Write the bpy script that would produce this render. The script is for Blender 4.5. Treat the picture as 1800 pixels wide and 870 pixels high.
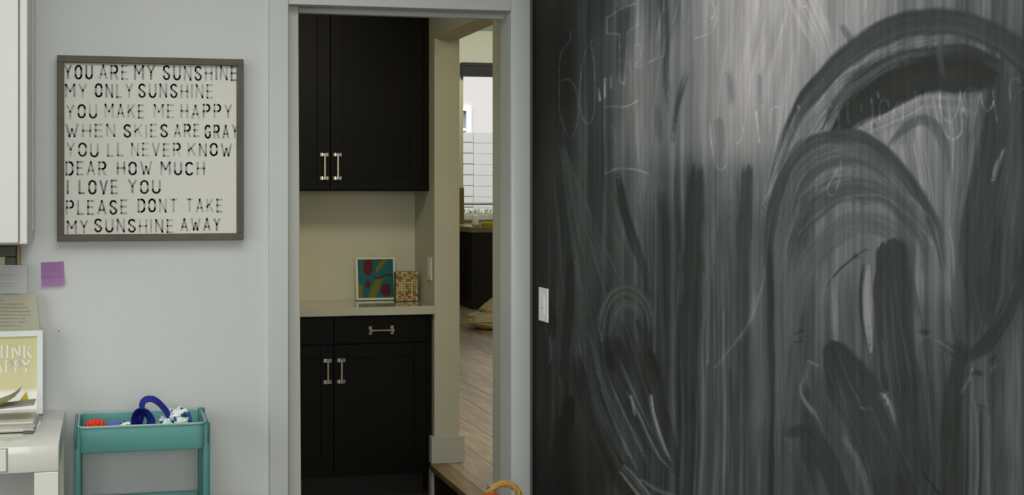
import bpy, bmesh, math, random
import numpy as np
from mathutils import Vector, Matrix, noise as mnoise

for _o in list(bpy.data.objects): bpy.data.objects.remove(_o)
S = bpy.context.scene
COL = S.collection
R = math.radians

# ------------------------------------------------------------------ camera
YAW, F, PX, PY, CAMZ = R(12.65), 2250.0, 690.0, 336.0, 1.46     # level camera, shifted frame
cam_d = bpy.data.cameras.new('camera'); cam = bpy.data.objects.new('camera', cam_d); COL.objects.link(cam)
cam.location = (0, 0, CAMZ); cam.rotation_euler = (math.pi/2, 0, -YAW)
cam_d.sensor_width = 36; cam_d.lens = F/1800*36
cam_d.shift_x = (900-PX)/1800; cam_d.shift_y = -(435-PY)/1800
cam_d.clip_end = 200
S.camera = cam

# ------------------------------------------------------------------ world, lights, exposure
W = bpy.data.worlds.new('sky'); S.world = W; W.use_nodes = True
nt = W.node_tree; nt.nodes.clear()
sky = nt.nodes.new('ShaderNodeTexSky'); sky.sky_type = 'NISHITA'; sky.sun_elevation = R(42); sky.sun_rotation = R(200)
sky.sun_disc = False; sky.air_density = 1.2; sky.dust_density = 4
hs = nt.nodes.new('ShaderNodeHueSaturation'); hs.inputs['Saturation'].default_value = .25
bg = nt.nodes.new('ShaderNodeBackground'); bg.inputs['Strength'].default_value = .215
wo = nt.nodes.new('ShaderNodeOutputWorld')
nt.links.new(sky.outputs[0], hs.inputs['Color']); nt.links.new(hs.outputs[0], bg.inputs['Color']); nt.links.new(bg.outputs[0], wo.inputs['Surface'])

def area(name, loc, rot, sx, sy, power, color=(1, 1, 1), spread=None):
    d = bpy.data.lights.new(name, 'AREA'); d.shape = 'RECTANGLE'; d.size = sx; d.size_y = sy; d.energy = power; d.color = color
    o = bpy.data.objects.new(name, d); COL.objects.link(o); o.location = loc; o.rotation_euler = rot
    if spread: d.spread = R(spread)
    return o
# area lights added at unseen windows behind and left of the camera, ceiling light of the room
area('window_fill', (-2.45, 1.9, 1.55), (0, R(-90), 0), 1.7, 2.2, 19, (.98, 1, .99))
area('window_fill', (.3, -2.3, 1.6), (R(90), 0, 0), 2.4, 1.7, 42, (.98, 1, .99))
area('ceiling_light', (.0, 2.3, 2.68), (0, 0, 0), 1.9, 1.7, 27, (1, 1, .98))
area('pantry_fill', (.75, 4.5, 2.42), (R(60), 0, 0), .7, .3, 2.8, (1, .93, .70), 105)  # lamp added out of view to lift the dim pantry
area('hall_fill', (2.9, 4.7, 2.95), (0, 0, 0), .5, .5, 4.5, (1, .78, .38))  # warm lamp added out of view to tint the partition end
area('kitchen_fill', (3.4, 7.6, 3.2), (0, 0, 0), 1.4, 2.2, 36, (1, .95, .80))  # lamp added out of view to brighten the kitchen floor
area('kitchen_fill', (4.4, 13.7, 3.36), (R(48), 0, 0), 2.6, .4, 20, (1, .98, .90))  # added wash that brightens the wall around the far window
S.view_settings.view_transform = 'Standard'; S.view_settings.look = 'None'
S.view_settings.exposure = .33; S.view_settings.gamma = 1; S.view_settings.use_curve_mapping = False

# ------------------------------------------------------------------ plane coordinates: where a sight line meets the plane Y = y
def X(px, y): return y*math.tan(YAW+math.atan((px-PX)/F))
def PPM(px, y):
    x = X(px, y); return F/(x*math.sin(YAW)+y*math.cos(YAW))
def Z(py, px, y): return CAMZ-(py-PY)/PPM(px, y)

# ------------------------------------------------------------------ materials
def srgb(r, g, b):
    f = lambda c: (c/255/12.92) if c <= 10 else ((c/255+.055)/1.055)**2.4
    return (f(r), f(g), f(b), 1)
_m = {}
def mat(name, col, rough=.5, metal=0., bump=.0, scale=40, var=.06, coat=0., spec=.5, stretch=(1, 1, 1), trans=0.):
    if name in _m: return _m[name]
    m = bpy.data.materials.new(name); _m[name] = m; m.use_nodes = True
    t = m.node_tree; b = t.nodes['Principled BSDF']
    b.inputs['Roughness'].default_value = rough; b.inputs['Metallic'].default_value = metal
    b.inputs['Coat Weight'].default_value = coat; b.inputs['Specular IOR Level'].default_value = spec
    b.inputs['Transmission Weight'].default_value = trans
    tc = t.nodes.new('ShaderNodeTexCoord'); mp = t.nodes.new('ShaderNodeMapping'); mp.inputs['Scale'].default_value = stretch
    n = t.nodes.new('ShaderNodeTexNoise'); n.inputs['Scale'].default_value = scale; n.inputs['Detail'].default_value = 4
    t.links.new(tc.outputs['Object'], mp.inputs[0]); t.links.new(mp.outputs[0], n.inputs['Vector'])
    mx = t.nodes.new('ShaderNodeMix'); mx.data_type = 'RGBA'
    mx.inputs['A'].default_value = [c*(1-var) for c in col[:3]]+[1]; mx.inputs['B'].default_value = [min(1, c*(1+var)) for c in col[:3]]+[1]
    t.links.new(n.outputs['Fac'], mx.inputs['Factor']); t.links.new(mx.outputs['Result'], b.inputs['Base Color'])
    if bump:
        bp = t.nodes.new('ShaderNodeBump'); bp.inputs['Strength'].default_value = bump; bp.inputs['Distance'].default_value = .002
        t.links.new(n.outputs['Fac'], bp.inputs['Height']); t.links.new(bp.outputs[0], b.inputs['Normal'])
    return m
def attr_mat(name, rough=.6, spec=.3, noise_scale=None, bump=0):
    """colour from the point attribute 'tint' (painted marks on the surface)"""
    m = bpy.data.materials.new(name); m.use_nodes = True; t = m.node_tree; b = t.nodes['Principled BSDF']
    b.inputs['Roughness'].default_value = rough; b.inputs['Specular IOR Level'].default_value = spec
    a = t.nodes.new('ShaderNodeAttribute'); a.attribute_name = 'tint'
    if noise_scale:
        tc = t.nodes.new('ShaderNodeTexCoord'); mp = t.nodes.new('ShaderNodeMapping'); mp.inputs['Scale'].default_value = noise_scale
        n = t.nodes.new('ShaderNodeTexNoise'); n.inputs['Scale'].default_value = 1; n.inputs['Detail'].default_value = 5
        t.links.new(tc.outputs['Object'], mp.inputs[0]); t.links.new(mp.outputs[0], n.inputs['Vector'])
        mr = t.nodes.new('ShaderNodeMapRange'); mr.inputs['To Min'].default_value = .84; mr.inputs['To Max'].default_value = 1.16
        mx = t.nodes.new('ShaderNodeMix'); mx.data_type = 'RGBA'; mx.blend_type = 'MULTIPLY'; mx.inputs['Factor'].default_value = 1
        t.links.new(n.outputs['Fac'], mr.inputs['Value']); t.links.new(a.outputs['Color'], mx.inputs['A']); t.links.new(mr.outputs[0], mx.inputs['B'])
        t.links.new(mx.outputs['Result'], b.inputs['Base Color'])
    else: t.links.new(a.outputs['Color'], b.inputs['Base Color'])
    return m

WALLM = mat('wall_paint', srgb(203, 206, 203), .62, bump=.12, scale=160, var=.012)
TRIMM = mat('trim_paint', srgb(192, 196, 192), .32, scale=9, var=.015)
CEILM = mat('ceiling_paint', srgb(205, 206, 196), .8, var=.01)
PANTM = mat('pantry_wall_paint', srgb(208, 205, 180), .6, bump=.08, scale=160, var=.012)
BLACKM = mat('black_cabinet_paint', srgb(11, 11, 8), .45, scale=8, var=.10, spec=.15)
PARTM = mat('partition_paint', srgb(198, 198, 182), .6, bump=.08, scale=160, var=.012)
NICKEL = mat('polished_nickel', srgb(208, 204, 190), .22, metal=1, var=.03)
WHITEG = mat('white_gloss_lacquer', srgb(222, 223, 212), .16, coat=.5, scale=6, var=.012)
WHITEC = mat('white_cabinet_paint', srgb(208, 209, 203), .35, scale=6, var=.012)
QUARTZ = mat('pale_quartz', srgb(198, 197, 180), .09, coat=.6, scale=120, var=.04)
TEAL = mat('teal_powder_coat', srgb(100, 164, 158), .38, bump=.05, scale=260, var=.03)
FRAMEW = mat('grey_weathered_wood', srgb(88, 84, 72), .65, bump=.35, scale=14, var=.30, stretch=(1, 1, 1))
PAPERW = mat('white_paper', srgb(205, 205, 200), .8, var=.02)
PLATE = mat('white_plastic', srgb(232, 234, 230), .3, var=.01)

# ------------------------------------------------------------------ mesh helpers
def BM(): return bmesh.new()
def bx(bm, x0, x1, y0, y1, z0, z1, bev=0., seg=1):
    r = bmesh.ops.create_cube(bm, size=1)
    vs = r['verts']
    for v in vs: v.co = Vector(((x0+x1)/2+v.co.x*(x1-x0), (y0+y1)/2+v.co.y*(y1-y0), (z0+z1)/2+v.co.z*(z1-z0)))
    if bev:
        es = list({e for v in vs for e in v.link_edges})
        bmesh.ops.bevel(bm, geom=es, offset=bev, segments=seg, affect='EDGES', profile=.5)
    return bm
def box(*a, **k): return bx(BM(), *a, **k)
def tube(bm, pts, r, n=8, closed=False, cap=True, squash=None, up=Vector((0, 1, 0))):
    """round (or flat, squash=(a,b)) section swept along pts"""
    pts = [Vector(p) for p in pts]; N = len(pts); rings = []
    for i, p in enumerate(pts):
        a = pts[(i-1) % N] if closed or i > 0 else p; b = pts[(i+1) % N] if closed or i < N-1 else p
        d = (b-a).normalized(); u = up-d*up.dot(d)
        if u.length < 1e-4: u = Vector((1, 0, 0))-d*d.x
        u.normalize(); w = d.cross(u)
        rr = r[i] if isinstance(r, (list, tuple)) else r
        ra, rb = squash if squash else (rr, rr)
        rings.append([bm.verts.new(p+u*ra*math.cos(2*math.pi*k/n)+w*rb*math.sin(2*math.pi*k/n)) for k in range(n)])
    for i in range(N if closed else N-1):
        A = rings[i]; B = rings[(i+1) % N]
        for k in range(n): bm.faces.new((A[k], A[(k+1) % n], B[(k+1) % n], B[k]))
    if cap and not closed:
        bm.faces.new(list(reversed(rings[0]))); bm.faces.new(rings[-1])
    return bm
def lathe(bm, prof, cx, cy, n=24, cap=True):
    rings = [[bm.verts.new((cx+r*math.cos(2*math.pi*k/n), cy+r*math.sin(2*math.pi*k/n), z)) for k in range(n)] for r, z in prof]
    for A, B in zip(rings, rings[1:]):
        for k in range(n): bm.faces.new((A[k], A[(k+1) % n], B[(k+1) % n], B[k]))
    if cap: bm.faces.new(list(reversed(rings[0]))); bm.faces.new(rings[-1])
    return bm
def rrect(x0, x1, y0, y1, r, n=5):
    out = []
    for cx, cy, a0 in ((x1-r, y1-r, 0), (x0+r, y1-r, 90), (x0+r, y0+r, 180), (x1-r, y0+r, 270)):
        for k in range(n+1):
            a = R(a0+90*k/n); out.append((cx+r*math.cos(a), cy+r*math.sin(a)))
    return out
def shell(bm, levels):
    """loops of equal length joined into a surface, first and last capped"""
    rings = [[bm.verts.new((x, y, z)) for x, y in loop] for loop, z in levels]
    n = len(rings[0])
    for A, B in zip(rings, rings[1:]):
        for k in range(n): bm.faces.new((A[k], A[(k+1) % n], B[(k+1) % n], B[k]))
    bm.faces.new(list(reversed(rings[0]))); bm.faces.new(rings[-1])
    return bm
def obj(name, bm, m, parent=None, smooth=False, origin=None):
    bmesh.ops.recalc_face_normals(bm, faces=bm.faces)
    me = bpy.data.meshes.new(name)
    if parent is not None:
        o0 = Vector((0, 0, 0)); p = parent
        while p is not None: o0 += p.location; p = p.parent
        off = o0; loc = Vector((0, 0, 0))
    else:
        cs = [v.co for v in bm.verts]
        lo = Vector([min(c[i] for c in cs) for i in range(3)]); hi = Vector([max(c[i] for c in cs) for i in range(3)])
        off = Vector(((lo.x+hi.x)/2, (lo.y+hi.y)/2, lo.z)) if origin is None else Vector(origin); loc = off
    bmesh.ops.translate(bm, vec=-off, verts=bm.verts)
    bm.to_mesh(me); bm.free()
    if m is not None: me.materials.append(m)
    if smooth:
        me.polygons.foreach_set('use_smooth', [True]*len(me.polygons))
        try: me.set_sharp_from_angle(angle=R(38))
        except Exception: pass
    o = bpy.data.objects.new(name, me); COL.objects.link(o); o.location = loc
    if parent is not None: o.parent = parent
    return o
def tag(o, label=None, cat=None, group=None, kind=None):
    if label: o['label'] = label
    if cat: o['category'] = cat
    if group: o['group'] = group
    if kind: o['kind'] = kind
    return o
def thing(name, label, cat, loc, group=None):
    o = bpy.data.objects.new(name, None); COL.objects.link(o); o.location = loc; o.empty_display_size = .1
    return tag(o, label, cat, group)
def struct(name, bm, m, label, cat, parent=None, smooth=False):
    return tag(obj(name, bm, m, parent, smooth), label, cat, kind='structure')

# ---- chalk marks: surveyed in the projective chart (a, b) of the right wall's plane
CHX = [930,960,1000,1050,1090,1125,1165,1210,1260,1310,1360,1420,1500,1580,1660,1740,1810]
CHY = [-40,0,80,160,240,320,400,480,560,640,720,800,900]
TONE = [  # chalk haze, with the light on the wall kept in the tones
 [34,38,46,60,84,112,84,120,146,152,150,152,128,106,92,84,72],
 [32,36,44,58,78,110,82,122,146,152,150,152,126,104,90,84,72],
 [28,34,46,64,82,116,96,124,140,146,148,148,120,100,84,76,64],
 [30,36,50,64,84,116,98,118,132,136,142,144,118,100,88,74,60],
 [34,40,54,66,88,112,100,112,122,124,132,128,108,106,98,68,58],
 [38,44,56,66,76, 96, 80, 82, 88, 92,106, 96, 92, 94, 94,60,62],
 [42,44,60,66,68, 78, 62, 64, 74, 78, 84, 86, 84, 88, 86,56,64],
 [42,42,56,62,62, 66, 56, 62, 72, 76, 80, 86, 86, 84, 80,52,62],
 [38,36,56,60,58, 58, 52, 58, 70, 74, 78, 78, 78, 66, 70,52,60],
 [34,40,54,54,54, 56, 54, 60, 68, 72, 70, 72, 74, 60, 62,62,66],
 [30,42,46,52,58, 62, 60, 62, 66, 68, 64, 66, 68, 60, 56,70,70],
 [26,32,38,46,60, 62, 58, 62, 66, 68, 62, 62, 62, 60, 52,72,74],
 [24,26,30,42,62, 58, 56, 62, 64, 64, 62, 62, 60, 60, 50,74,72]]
def sm(x): x = np.clip(x, 0, 1); return x*x*(3-2*x)
def noise1(x, seed):
    r = np.random.RandomState(seed).rand(1024); i = np.floor(x).astype(int); f = sm(x-i)
    return (r[i % 1024]*(1-f)+r[(i+1) % 1024]*f)*2-1
def noise2(x, y, seed):
    r = np.random.RandomState(seed).rand(64, 64)
    i = np.floor(x).astype(int); j = np.floor(y).astype(int); f = sm(x-i); g = sm(y-j)
    q = lambda u, v: r[u % 64, v % 64]
    return (q(i,j)*(1-f)*(1-g)+q(i+1,j)*f*(1-g)+q(i,j+1)*(1-f)*g+q(i+1,j+1)*f*g)*2-1
def grid(a, b):
    T = np.array(TONE, float); X = np.array(CHX, float); Y = np.array(CHY, float)
    def loc(v, G):
        v = np.clip(v, G[0], G[-1]-1e-6); i = np.clip(np.searchsorted(G, v, 'right')-1, 0, len(G)-2)
        return i, (v-G[i])/(G[i+1]-G[i])
    i, f = loc(a, X); j, g = loc(b, Y); f = sm(f); g = sm(g)
    return T[j,i]*(1-f)*(1-g)+T[j,i+1]*f*(1-g)+T[j+1,i]*(1-f)*g+T[j+1,i+1]*f*g
def spline(P, n=6):
    P = [np.array(p, float) for p in P]; out = []
    for k in range(len(P)-1):
        p0 = P[max(k-1,0)]; p1 = P[k]; p2 = P[k+1]; p3 = P[min(k+2,len(P)-1)]
        for t in np.linspace(0, 1, n, endpoint=False):
            out.append(.5*((2*p1)+(-p0+p2)*t+(2*p0-5*p1+4*p2-p3)*t*t+(-p0+3*p1-3*p2+p3)*t**3))
    out.append(P[-1]); return np.array(out)
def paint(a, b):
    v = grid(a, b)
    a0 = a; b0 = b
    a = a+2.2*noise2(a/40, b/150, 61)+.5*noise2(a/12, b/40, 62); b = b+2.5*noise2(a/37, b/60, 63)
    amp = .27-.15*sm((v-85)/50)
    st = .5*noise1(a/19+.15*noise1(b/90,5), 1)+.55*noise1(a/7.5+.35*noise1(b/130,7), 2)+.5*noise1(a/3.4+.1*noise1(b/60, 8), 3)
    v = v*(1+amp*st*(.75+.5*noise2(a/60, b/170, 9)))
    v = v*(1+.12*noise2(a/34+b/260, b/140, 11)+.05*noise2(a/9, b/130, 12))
    def near(P, hw):
        m = hw.max()*1.15+3 if hasattr(hw, 'max') else hw*1.15+3
        x0, y0 = P.min(0)-m; x1, y1 = P.max(0)+m
        idx = np.nonzero((a > x0) & (a < x1) & (b > y0) & (b < y1))[0]
        A = a[idx]; B = b[idx]
        best = np.full(len(idx), 1e9); sd = np.zeros(len(idx)); tt = np.zeros(len(idx)); H = np.ones(len(idx))
        L = 0.
        segs = np.hypot(*np.diff(P, axis=0).T); tot = segs.sum()
        for k in range(len(P)-1):
            d = P[k+1]-P[k]; l = max(segs[k], 1e-6); u = d/l
            rx = A-P[k][0]; ry = B-P[k][1]; t = np.clip(rx*u[0]+ry*u[1], 0, l)
            ex = rx-t*u[0]; ey = ry-t*u[1]; dist = np.hypot(ex, ey)
            s = np.sign(u[0]*ry-u[1]*rx)
            c = dist < best
            best[c] = dist[c]; sd[c] = (dist*s)[c]; tt[c] = ((L+t)/tot)[c]
            if hasattr(hw, 'max'): H[c] = (hw[k]+(hw[k+1]-hw[k])*t/l)[c]
            L += segs[k]
        if not hasattr(hw, 'max'): H[:] = hw
        return idx, best, sd, tt, H, tot
    def band(pts, hw, tone, op=.9, seed=1, amp=.12, edge=.3, fr=6, fin=.06, fout=.25, tone2=None, tilt=0, solid=0.):
        P = spline([p[:2] for p in pts])
        if isinstance(hw, (list, tuple)):
            hw = np.interp(np.linspace(0, len(hw)-1, len(P)), range(len(hw)), hw)
        else: hw = float(hw)
        idx, best, sd, tt, H, tot = near(P, hw)
        if not len(idx): return
        L = tt*tot; hm_ = float(np.mean(H)); f1 = min(fr, hm_*.45); f2 = min(fr*2.7, hm_*.5); f3 = min(fr*5, hm_*.55)
        q = sd/H*(1+.10*noise1(L/38+seed*3.1, seed+7))
        n = .6*noise1(q*f1+50+.5*noise1(L/70, seed+3), seed)+.4*noise1(q*f2+90, seed+1)
        n2 = noise1(q*f3+20+.6*noise1(L/50, seed+5), seed+2)
        tj = 1+.9*noise1(q*fr*1.3+9, seed+4)
        e2 = edge*1.5*(1+.5*noise1(L/45, seed+6))
        al = sm((1-np.abs(q))/np.maximum(e2, .1))*(sm(tt/np.maximum(fin*1.6*tj, .01)) if fin > 0 else 1)*(sm((1-tt)/np.maximum(fout*1.3*tj, .02)) if fout > 0 else 1)
        tn = tone if tone2 is None else tone+(tone2-tone)*tt
        al = al*np.clip(op*(.93+solid+.42*n+.22*n2+.12*noise1(L/55+seed, seed+8)), 0, 1)
        val = tn*(1+1.6*amp*n+.7*amp*n2+tilt*q+.06*noise1(L/40+seed*1.7, seed+9))
        v[idx] = v[idx]*(1-al)+val*al
    def fan(p0, p1, m=None, n=8, w=(2,6), tones=(40,95), op=.35, seed=500, jit=14):
        """faint loose wipes between two guide curves p0 and p1"""
        r = np.random.RandomState(seed)
        A = spline(p0); B = spline(p1)
        i = np.linspace(0, 1, 9); ia = (i*(len(A)-1)).astype(int); ib = (i*(len(B)-1)).astype(int)
        for k in range(n):
            f = r.rand(); s0 = r.rand()*.45; s1 = s0+.3+r.rand()*(.7-s0)
            C = A[ia]*(1-f)+B[ib]*f+r.randn(1, 2)*jit*.25
            ii = np.clip(np.linspace(s0, min(s1, 1), 5)*8, 0, 8).astype(int)
            h = w[0]+(w[1]-w[0])*r.rand()
            band([tuple(c) for c in C[ii]], [h*.4, h, h*1.1, h*.5], tones[0]+(tones[1]-tones[0])*r.rand(), op*(.6+.8*r.rand()), seed+k*3, amp=.12, edge=.6, fin=.2, fout=.35)
    def line(pts, w, add, fade=.25, seed=3, smooth=True):
        P = spline(pts) if smooth else np.array(pts, float)
        idx, best, sd, tt, H, tot = near(P, float(w))
        if not len(idx): return
        al = np.exp(-(best/(w*.62))**2)*(1-fade+fade*noise1(tt*tot/9, seed))
        v[idx] = v[idx]+add*al
    # --- left region
    fan([(950,260),(965,420),(955,600),(945,880)],[(1010,260),(1040,420),(1090,560),(1150,700)],n=44,tones=(34,96),seed=500,op=.45)
    fan([(985,560),(1010,680),(1050,800),(1090,890)],[(1080,560),(1120,680),(1170,780),(1215,860)],n=56,tones=(28,108),seed=700,w=(2,6),op=.6)
    fan([(1050,300),(1075,400),(1105,490)],[(1120,290),(1140,400),(1165,560)],n=16,tones=(40,96),seed=900)
    fan([(945,560),(950,700),(945,880)],[(1000,560),(1005,720),(985,880)],n=22,tones=(26,66),seed=1000,op=.5)
    fan([(1090,-20),(1100,120),(1100,280)],[(1230,-20),(1180,120),(1150,300)],n=30,tones=(70,135),seed=1100,w=(2,5))
    fan([(1250,-20),(1225,120),(1215,300)],[(1440,-20),(1390,140),(1350,330)],n=30,tones=(100,158),seed=1250,w=(5,14),op=.28)
    fan([(1180,280),(1178,560),(1180,890)],[(1345,280),(1345,560),(1345,890)],n=60,tones=(38,98),seed=1450,w=(1.5,4),op=.55)
    band([(985,250),(1010,330),(1050,430),(1095,520)],[8,14,18,14],74,.5,21)
    band([(1005,440),(1000,540),(992,640),(990,760)],[8,10,12,12],34,.7,22)
    band([(1045,300),(1050,400),(1058,480)],[10,10,8],50,.5,23)
    band([(1085,300),(1100,380),(1125,460),(1140,500)],[7,9,9,6],40,.75,24)
    band([(1130,300),(1140,420),(1147,560)],[9,7,5],90,.45,25)
    band([(1128,-20),(1124,120),(1126,240),(1132,380)],[12,12,12,8],124,.55,26,amp=.1)
    band([(1095,10),(1092,80),(1090,150)],[14,12,10],48,.5,27)
    band([(1168,-20),(1172,60),(1172,150),(1178,210)],[8,7,8,4],60,.75,28)
    band([(1212,120),(1204,140),(1196,170),(1188,205),(1182,260)],[3,9,9,7,5],54,.8,29,edge=.7,fin=.2)
    band([(1155,180),(1158,230),(1160,260)],[7,9,5],78,.5,30)
    band([(1280,125),(1285,150),(1288,190)],[10,14,8],92,.6,31,edge=.6)
    band([(1335,130),(1338,170),(1340,190)],[6,8,6],100,.5,32,edge=.6)
    band([(1215,20),(1196,60),(1190,120)],[5,8,5],118,.5,33)
    band([(1262,205),(1268,250),(1262,290)],[10,10,6],96,.5,34)
    # wiped verticals
    band([(1226,284),(1222,360),(1215,500),(1208,700),(1206,900)],[11,20,26,26,24],46,.95,40,amp=.16,solid=.1,fin=.03,fout=0,fr=8)
    band([(1314,284),(1312,340),(1308,460),(1306,640),(1306,900)],[9,16,16,14,14],47,.85,41,amp=.2,fin=.02,fout=0,tone2=62)
    band([(1160,330),(1163,470),(1168,600),(1170,700)],[14,16,14,8],48,.7,42,amp=.2)
    band([(1352,330),(1356,500),(1358,700),(1356,900)],[6,8,7,6],38,.7,43,fout=0)
    band([(1240,520),(1228,640),(1232,780),(1228,900)],[5,5,5,5],92,.4,44,fout=0)
    band([(1275,430),(1278,560),(1276,700),(1275,880)],[10,12,10,8],84,.35,45,fout=0)
    band([(1285,640),(1288,760),(1290,900)],[5,6,6],40,.6,46,fout=0)
    band([(1258,300),(1256,380),(1250,520)],[6,6,4],98,.5,47)
    band([(1338,430),(1334,560),(1330,760)],[7,8,6],86,.4,48)
    band([(1188,560),(1184,700),(1196,820)],[4,6,5],86,.35,49)
    for q_, (x_, y0_, y1_, w_, t_) in enumerate(((1243,300,640,5,96),(1262,330,880,4,92),(1290,300,900,7,84),(1272,500,900,4,98),(1233,560,900,5,104),(1222,640,900,3,88),(1335,420,900,6,86),(1328,300,560,4,98),(1345,560,900,5,80),(1198,600,900,5,84),(1166,700,900,4,74),(1150,280,620,4,92),(1365,600,900,9,84),(1388,640,900,7,74),(1256,700,900,5,92),(1303,640,900,3,86))):
        band([(x_,y0_),(x_+2,(y0_+y1_)/2),(x_-1,y1_)],[w_*.5,w_,w_],t_,.55,600+q_*7,amp=.12,fin=.2,fout=0,edge=.6)
    # lower left slanted wipes
    band([(960,600),(962,700),(950,860)],[8,10,10],30,.8,50,fout=0)
    band([(1065,590),(1085,660),(1120,740),(1160,800),(1200,845)],[10,15,16,14,8],42,.85,51,amp=.25)
    band([(1095,560),(1120,650),(1150,740),(1180,820)],[8,13,14,9],44,.7,52,amp=.25)
    band([(1130,600),(1150,660),(1175,760),(1200,850)],[8,10,10,8],40,.7,53,amp=.2)
    band([(1010,620),(1030,700),(1070,800),(1120,890)],[14,18,22,24],36,.8,54,amp=.25,fout=0)
    band([(1000,690),(990,760),(970,860)],[14,20,26],26,.7,55,fout=0)
    band([(1040,690),(1062,760),(1095,830),(1135,880)],[4,6,8,8],66,.45,56,fout=0)
    band([(1100,685),(1125,735),(1150,790),(1185,832)],[3,4,6,5],98,.6,57,amp=.2)
    band([(1142,690),(1150,740),(1172,800),(1184,815)],[4,6,6,3],100,.6,58,amp=.3)
    band([(1090,820),(1120,855),(1150,890)],[10,12,14],96,.6,59,amp=.35,fout=0)
    band([(1125,840),(1160,860),(1200,880)],[3,4,4],100,.4,60,fout=0)
    band([(1108,695),(1113,715),(1116,735)],[2,3,2],120,.7,61)
    band([(965,590),(968,620),(962,650)],[3,4,3],80,.5,62)
    band([(985,660),(988,700),(984,740)],[4,6,4],66,.5,63)
    band([(1036,620),(1038,660),(1032,700)],[4,5,4],68,.5,64)
    band([(955,520),(972,560),(968,600)],[6,9,7],28,.7,65)
    # small arch
    band([(1056,600),(1060,555),(1076,522),(1100,508),(1125,520),(1140,548),(1145,590)],[8,11,12,12,12,10,7],72,.8,70,fr=5,amp=.15,fin=.1,fout=.15)
    band([(1074,600),(1080,560),(1098,535),(1120,545),(1130,585)],[5,9,12,10,6],82,.6,71,fr=5)
    band([(1085,590),(1092,620),(1110,660)],[7,12,9],40,.8,72)
    band([(1062,598),(1068,612),(1080,660)],[5,7,8],36,.8,73)
    band([(1118,560),(1123,580),(1126,600)],[4,5,3],42,.8,74)
    band([(1135,610),(1150,640),(1165,690)],[5,8,6],38,.7,75)
    line([(1345,470),(1342,500),(1320,560),(1290,605),(1255,648)],3,24,.2)
    line([(1330,520),(1315,570),(1295,600)],7,14,.2)
    fan([(1345,560),(1350,700),(1345,890)],[(1440,480),(1420,640),(1400,890)],n=26,tones=(42,92),seed=1700)
    fan([(1350,520),(1370,390),(1430,320),(1500,300),(1580,330),(1650,430)],[(1440,600),(1445,500),(1480,440),(1530,420),(1570,440),(1600,520)],n=26,tones=(56,100),seed=1850,op=.45)
    fan([(1600,560),(1640,700),(1600,890)],[(1680,500),(1690,700),(1650,890)],n=22,tones=(40,84),seed=1950)
    fan([(1700,640),(1700,760),(1700,890)],[(1800,440),(1800,640),(1800,890)],n=34,tones=(48,98),seed=2050,w=(1.5,5))
    fan([(1640,250),(1650,400),(1650,560)],[(1720,200),(1690,380),(1660,520)],n=22,tones=(60,112),seed=2150)
    fan([(1735,260),(1720,400),(1720,560)],[(1810,200),(1800,400),(1770,560)],n=22,tones=(42,92),seed=2250)
    # --- right region, background light sweeps on the left of the big arc
    band([(1400,-30),(1440,60),(1470,140)],[30,26,10],150,.5,80)
    band([(1395,60),(1390,130),(1375,230),(1350,330),(1338,420)],[10,10,10,8,5],140,.4,81,amp=.1)
    band([(1475,40),(1500,80),(1510,130)],[6,9,6],66,.6,82)
    band([(1545,-20),(1530,30),(1500,75)],[16,14,6],128,.5,83)
    # big arc (outer dark, light streak, dark inner)
    band([(1452,262),(1488,200),(1535,160),(1590,134),(1650,120),(1710,124),(1760,140)],[20,34,50,54,48,42,34],44,1.0,93,fr=4,amp=.06,edge=.16,solid=.6,fin=.12,fout=.05)
    band([(1335,380),(1360,300),(1405,195),(1460,125),(1530,70),(1605,42),(1680,40),(1745,62),(1800,100),(1840,160)],[6,13,17,22,27,29,29,27,27,27],54,.95,90,solid=.2,fr=7,amp=.13,fin=.2,fout=0)
    band([(1385,268),(1425,222),(1475,174),(1535,130),(1600,100),(1665,88),(1720,92),(1752,104)],[14,13,11,9,7,5,4,4],84,.8,91,fr=3,amp=.15,fin=.2,fout=.3)
    band([(1345,350),(1375,280),(1410,215),(1450,160)],[5,9,9,5],100,.5,92,amp=.2)
    band([(1655,60),(1652,100),(1658,140)],[6,8,6],66,.4,94)
    band([(1500,120),(1504,170),(1500,225)],[5,6,5],52,.3,95)
    # light patch under the arch
    band([(1500,246),(1545,222),(1590,200),(1620,186),(1660,182),(1700,186),(1722,200)],[8,16,18,20,22,20,10],112,.85,295,amp=.18,edge=.35)
    band([(1505,235),(1545,215),(1595,188),(1625,172),(1650,168)],[8,12,12,8,5],112,.8,96,amp=.2,edge=.5)
    band([(1632,165),(1636,200),(1650,240)],[14,18,14],116,.75,97,fr=4,amp=.15)
    band([(1665,165),(1672,210),(1676,260),(1672,330)],[24,24,22,18],108,.7,98,fr=6,amp=.12)
    band([(1706,168),(1708,200),(1702,240)],[14,13,9],100,.7,99)
    band([(1530,230),(1560,270),(1590,300)],[12,14,10],110,.7,100,amp=.15)
    band([(1580,250),(1586,300),(1594,330)],[14,16,10],118,.7,101,fr=5,amp=.18)
    band([(1610,235),(1620,290),(1630,350),(1636,420)],[16,18,16,9],110,.75,102,fr=5,amp=.18)
    # small dark arch
    band([(1560,262),(1578,235),(1602,216),(1625,212),(1648,228),(1660,262),(1664,320)],[5,8,11,12,12,10,6],72,.75,103,fr=4,amp=.18)
    # right dark sweep
    band([(1765,90),(1762,180),(1748,280),(1738,400),(1730,520),(1712,600)],[30,40,36,40,46,30],54,.85,104,fr=7,amp=.14,fin=.1,fout=.1)
    band([(1745,180),(1725,260),(1705,350),(1695,440),(1700,540)],[7,9,10,10,8],50,.7,105)
    band([(1712,230),(1700,300),(1690,380)],[6,9,6],86,.5,106)
    band([(1764,260),(1752,290),(1742,325)],[4,7,4],118,.8,107,edge=.6)
    band([(1775,300),(1765,360),(1768,420)],[5,7,5],78,.5,108)
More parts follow.
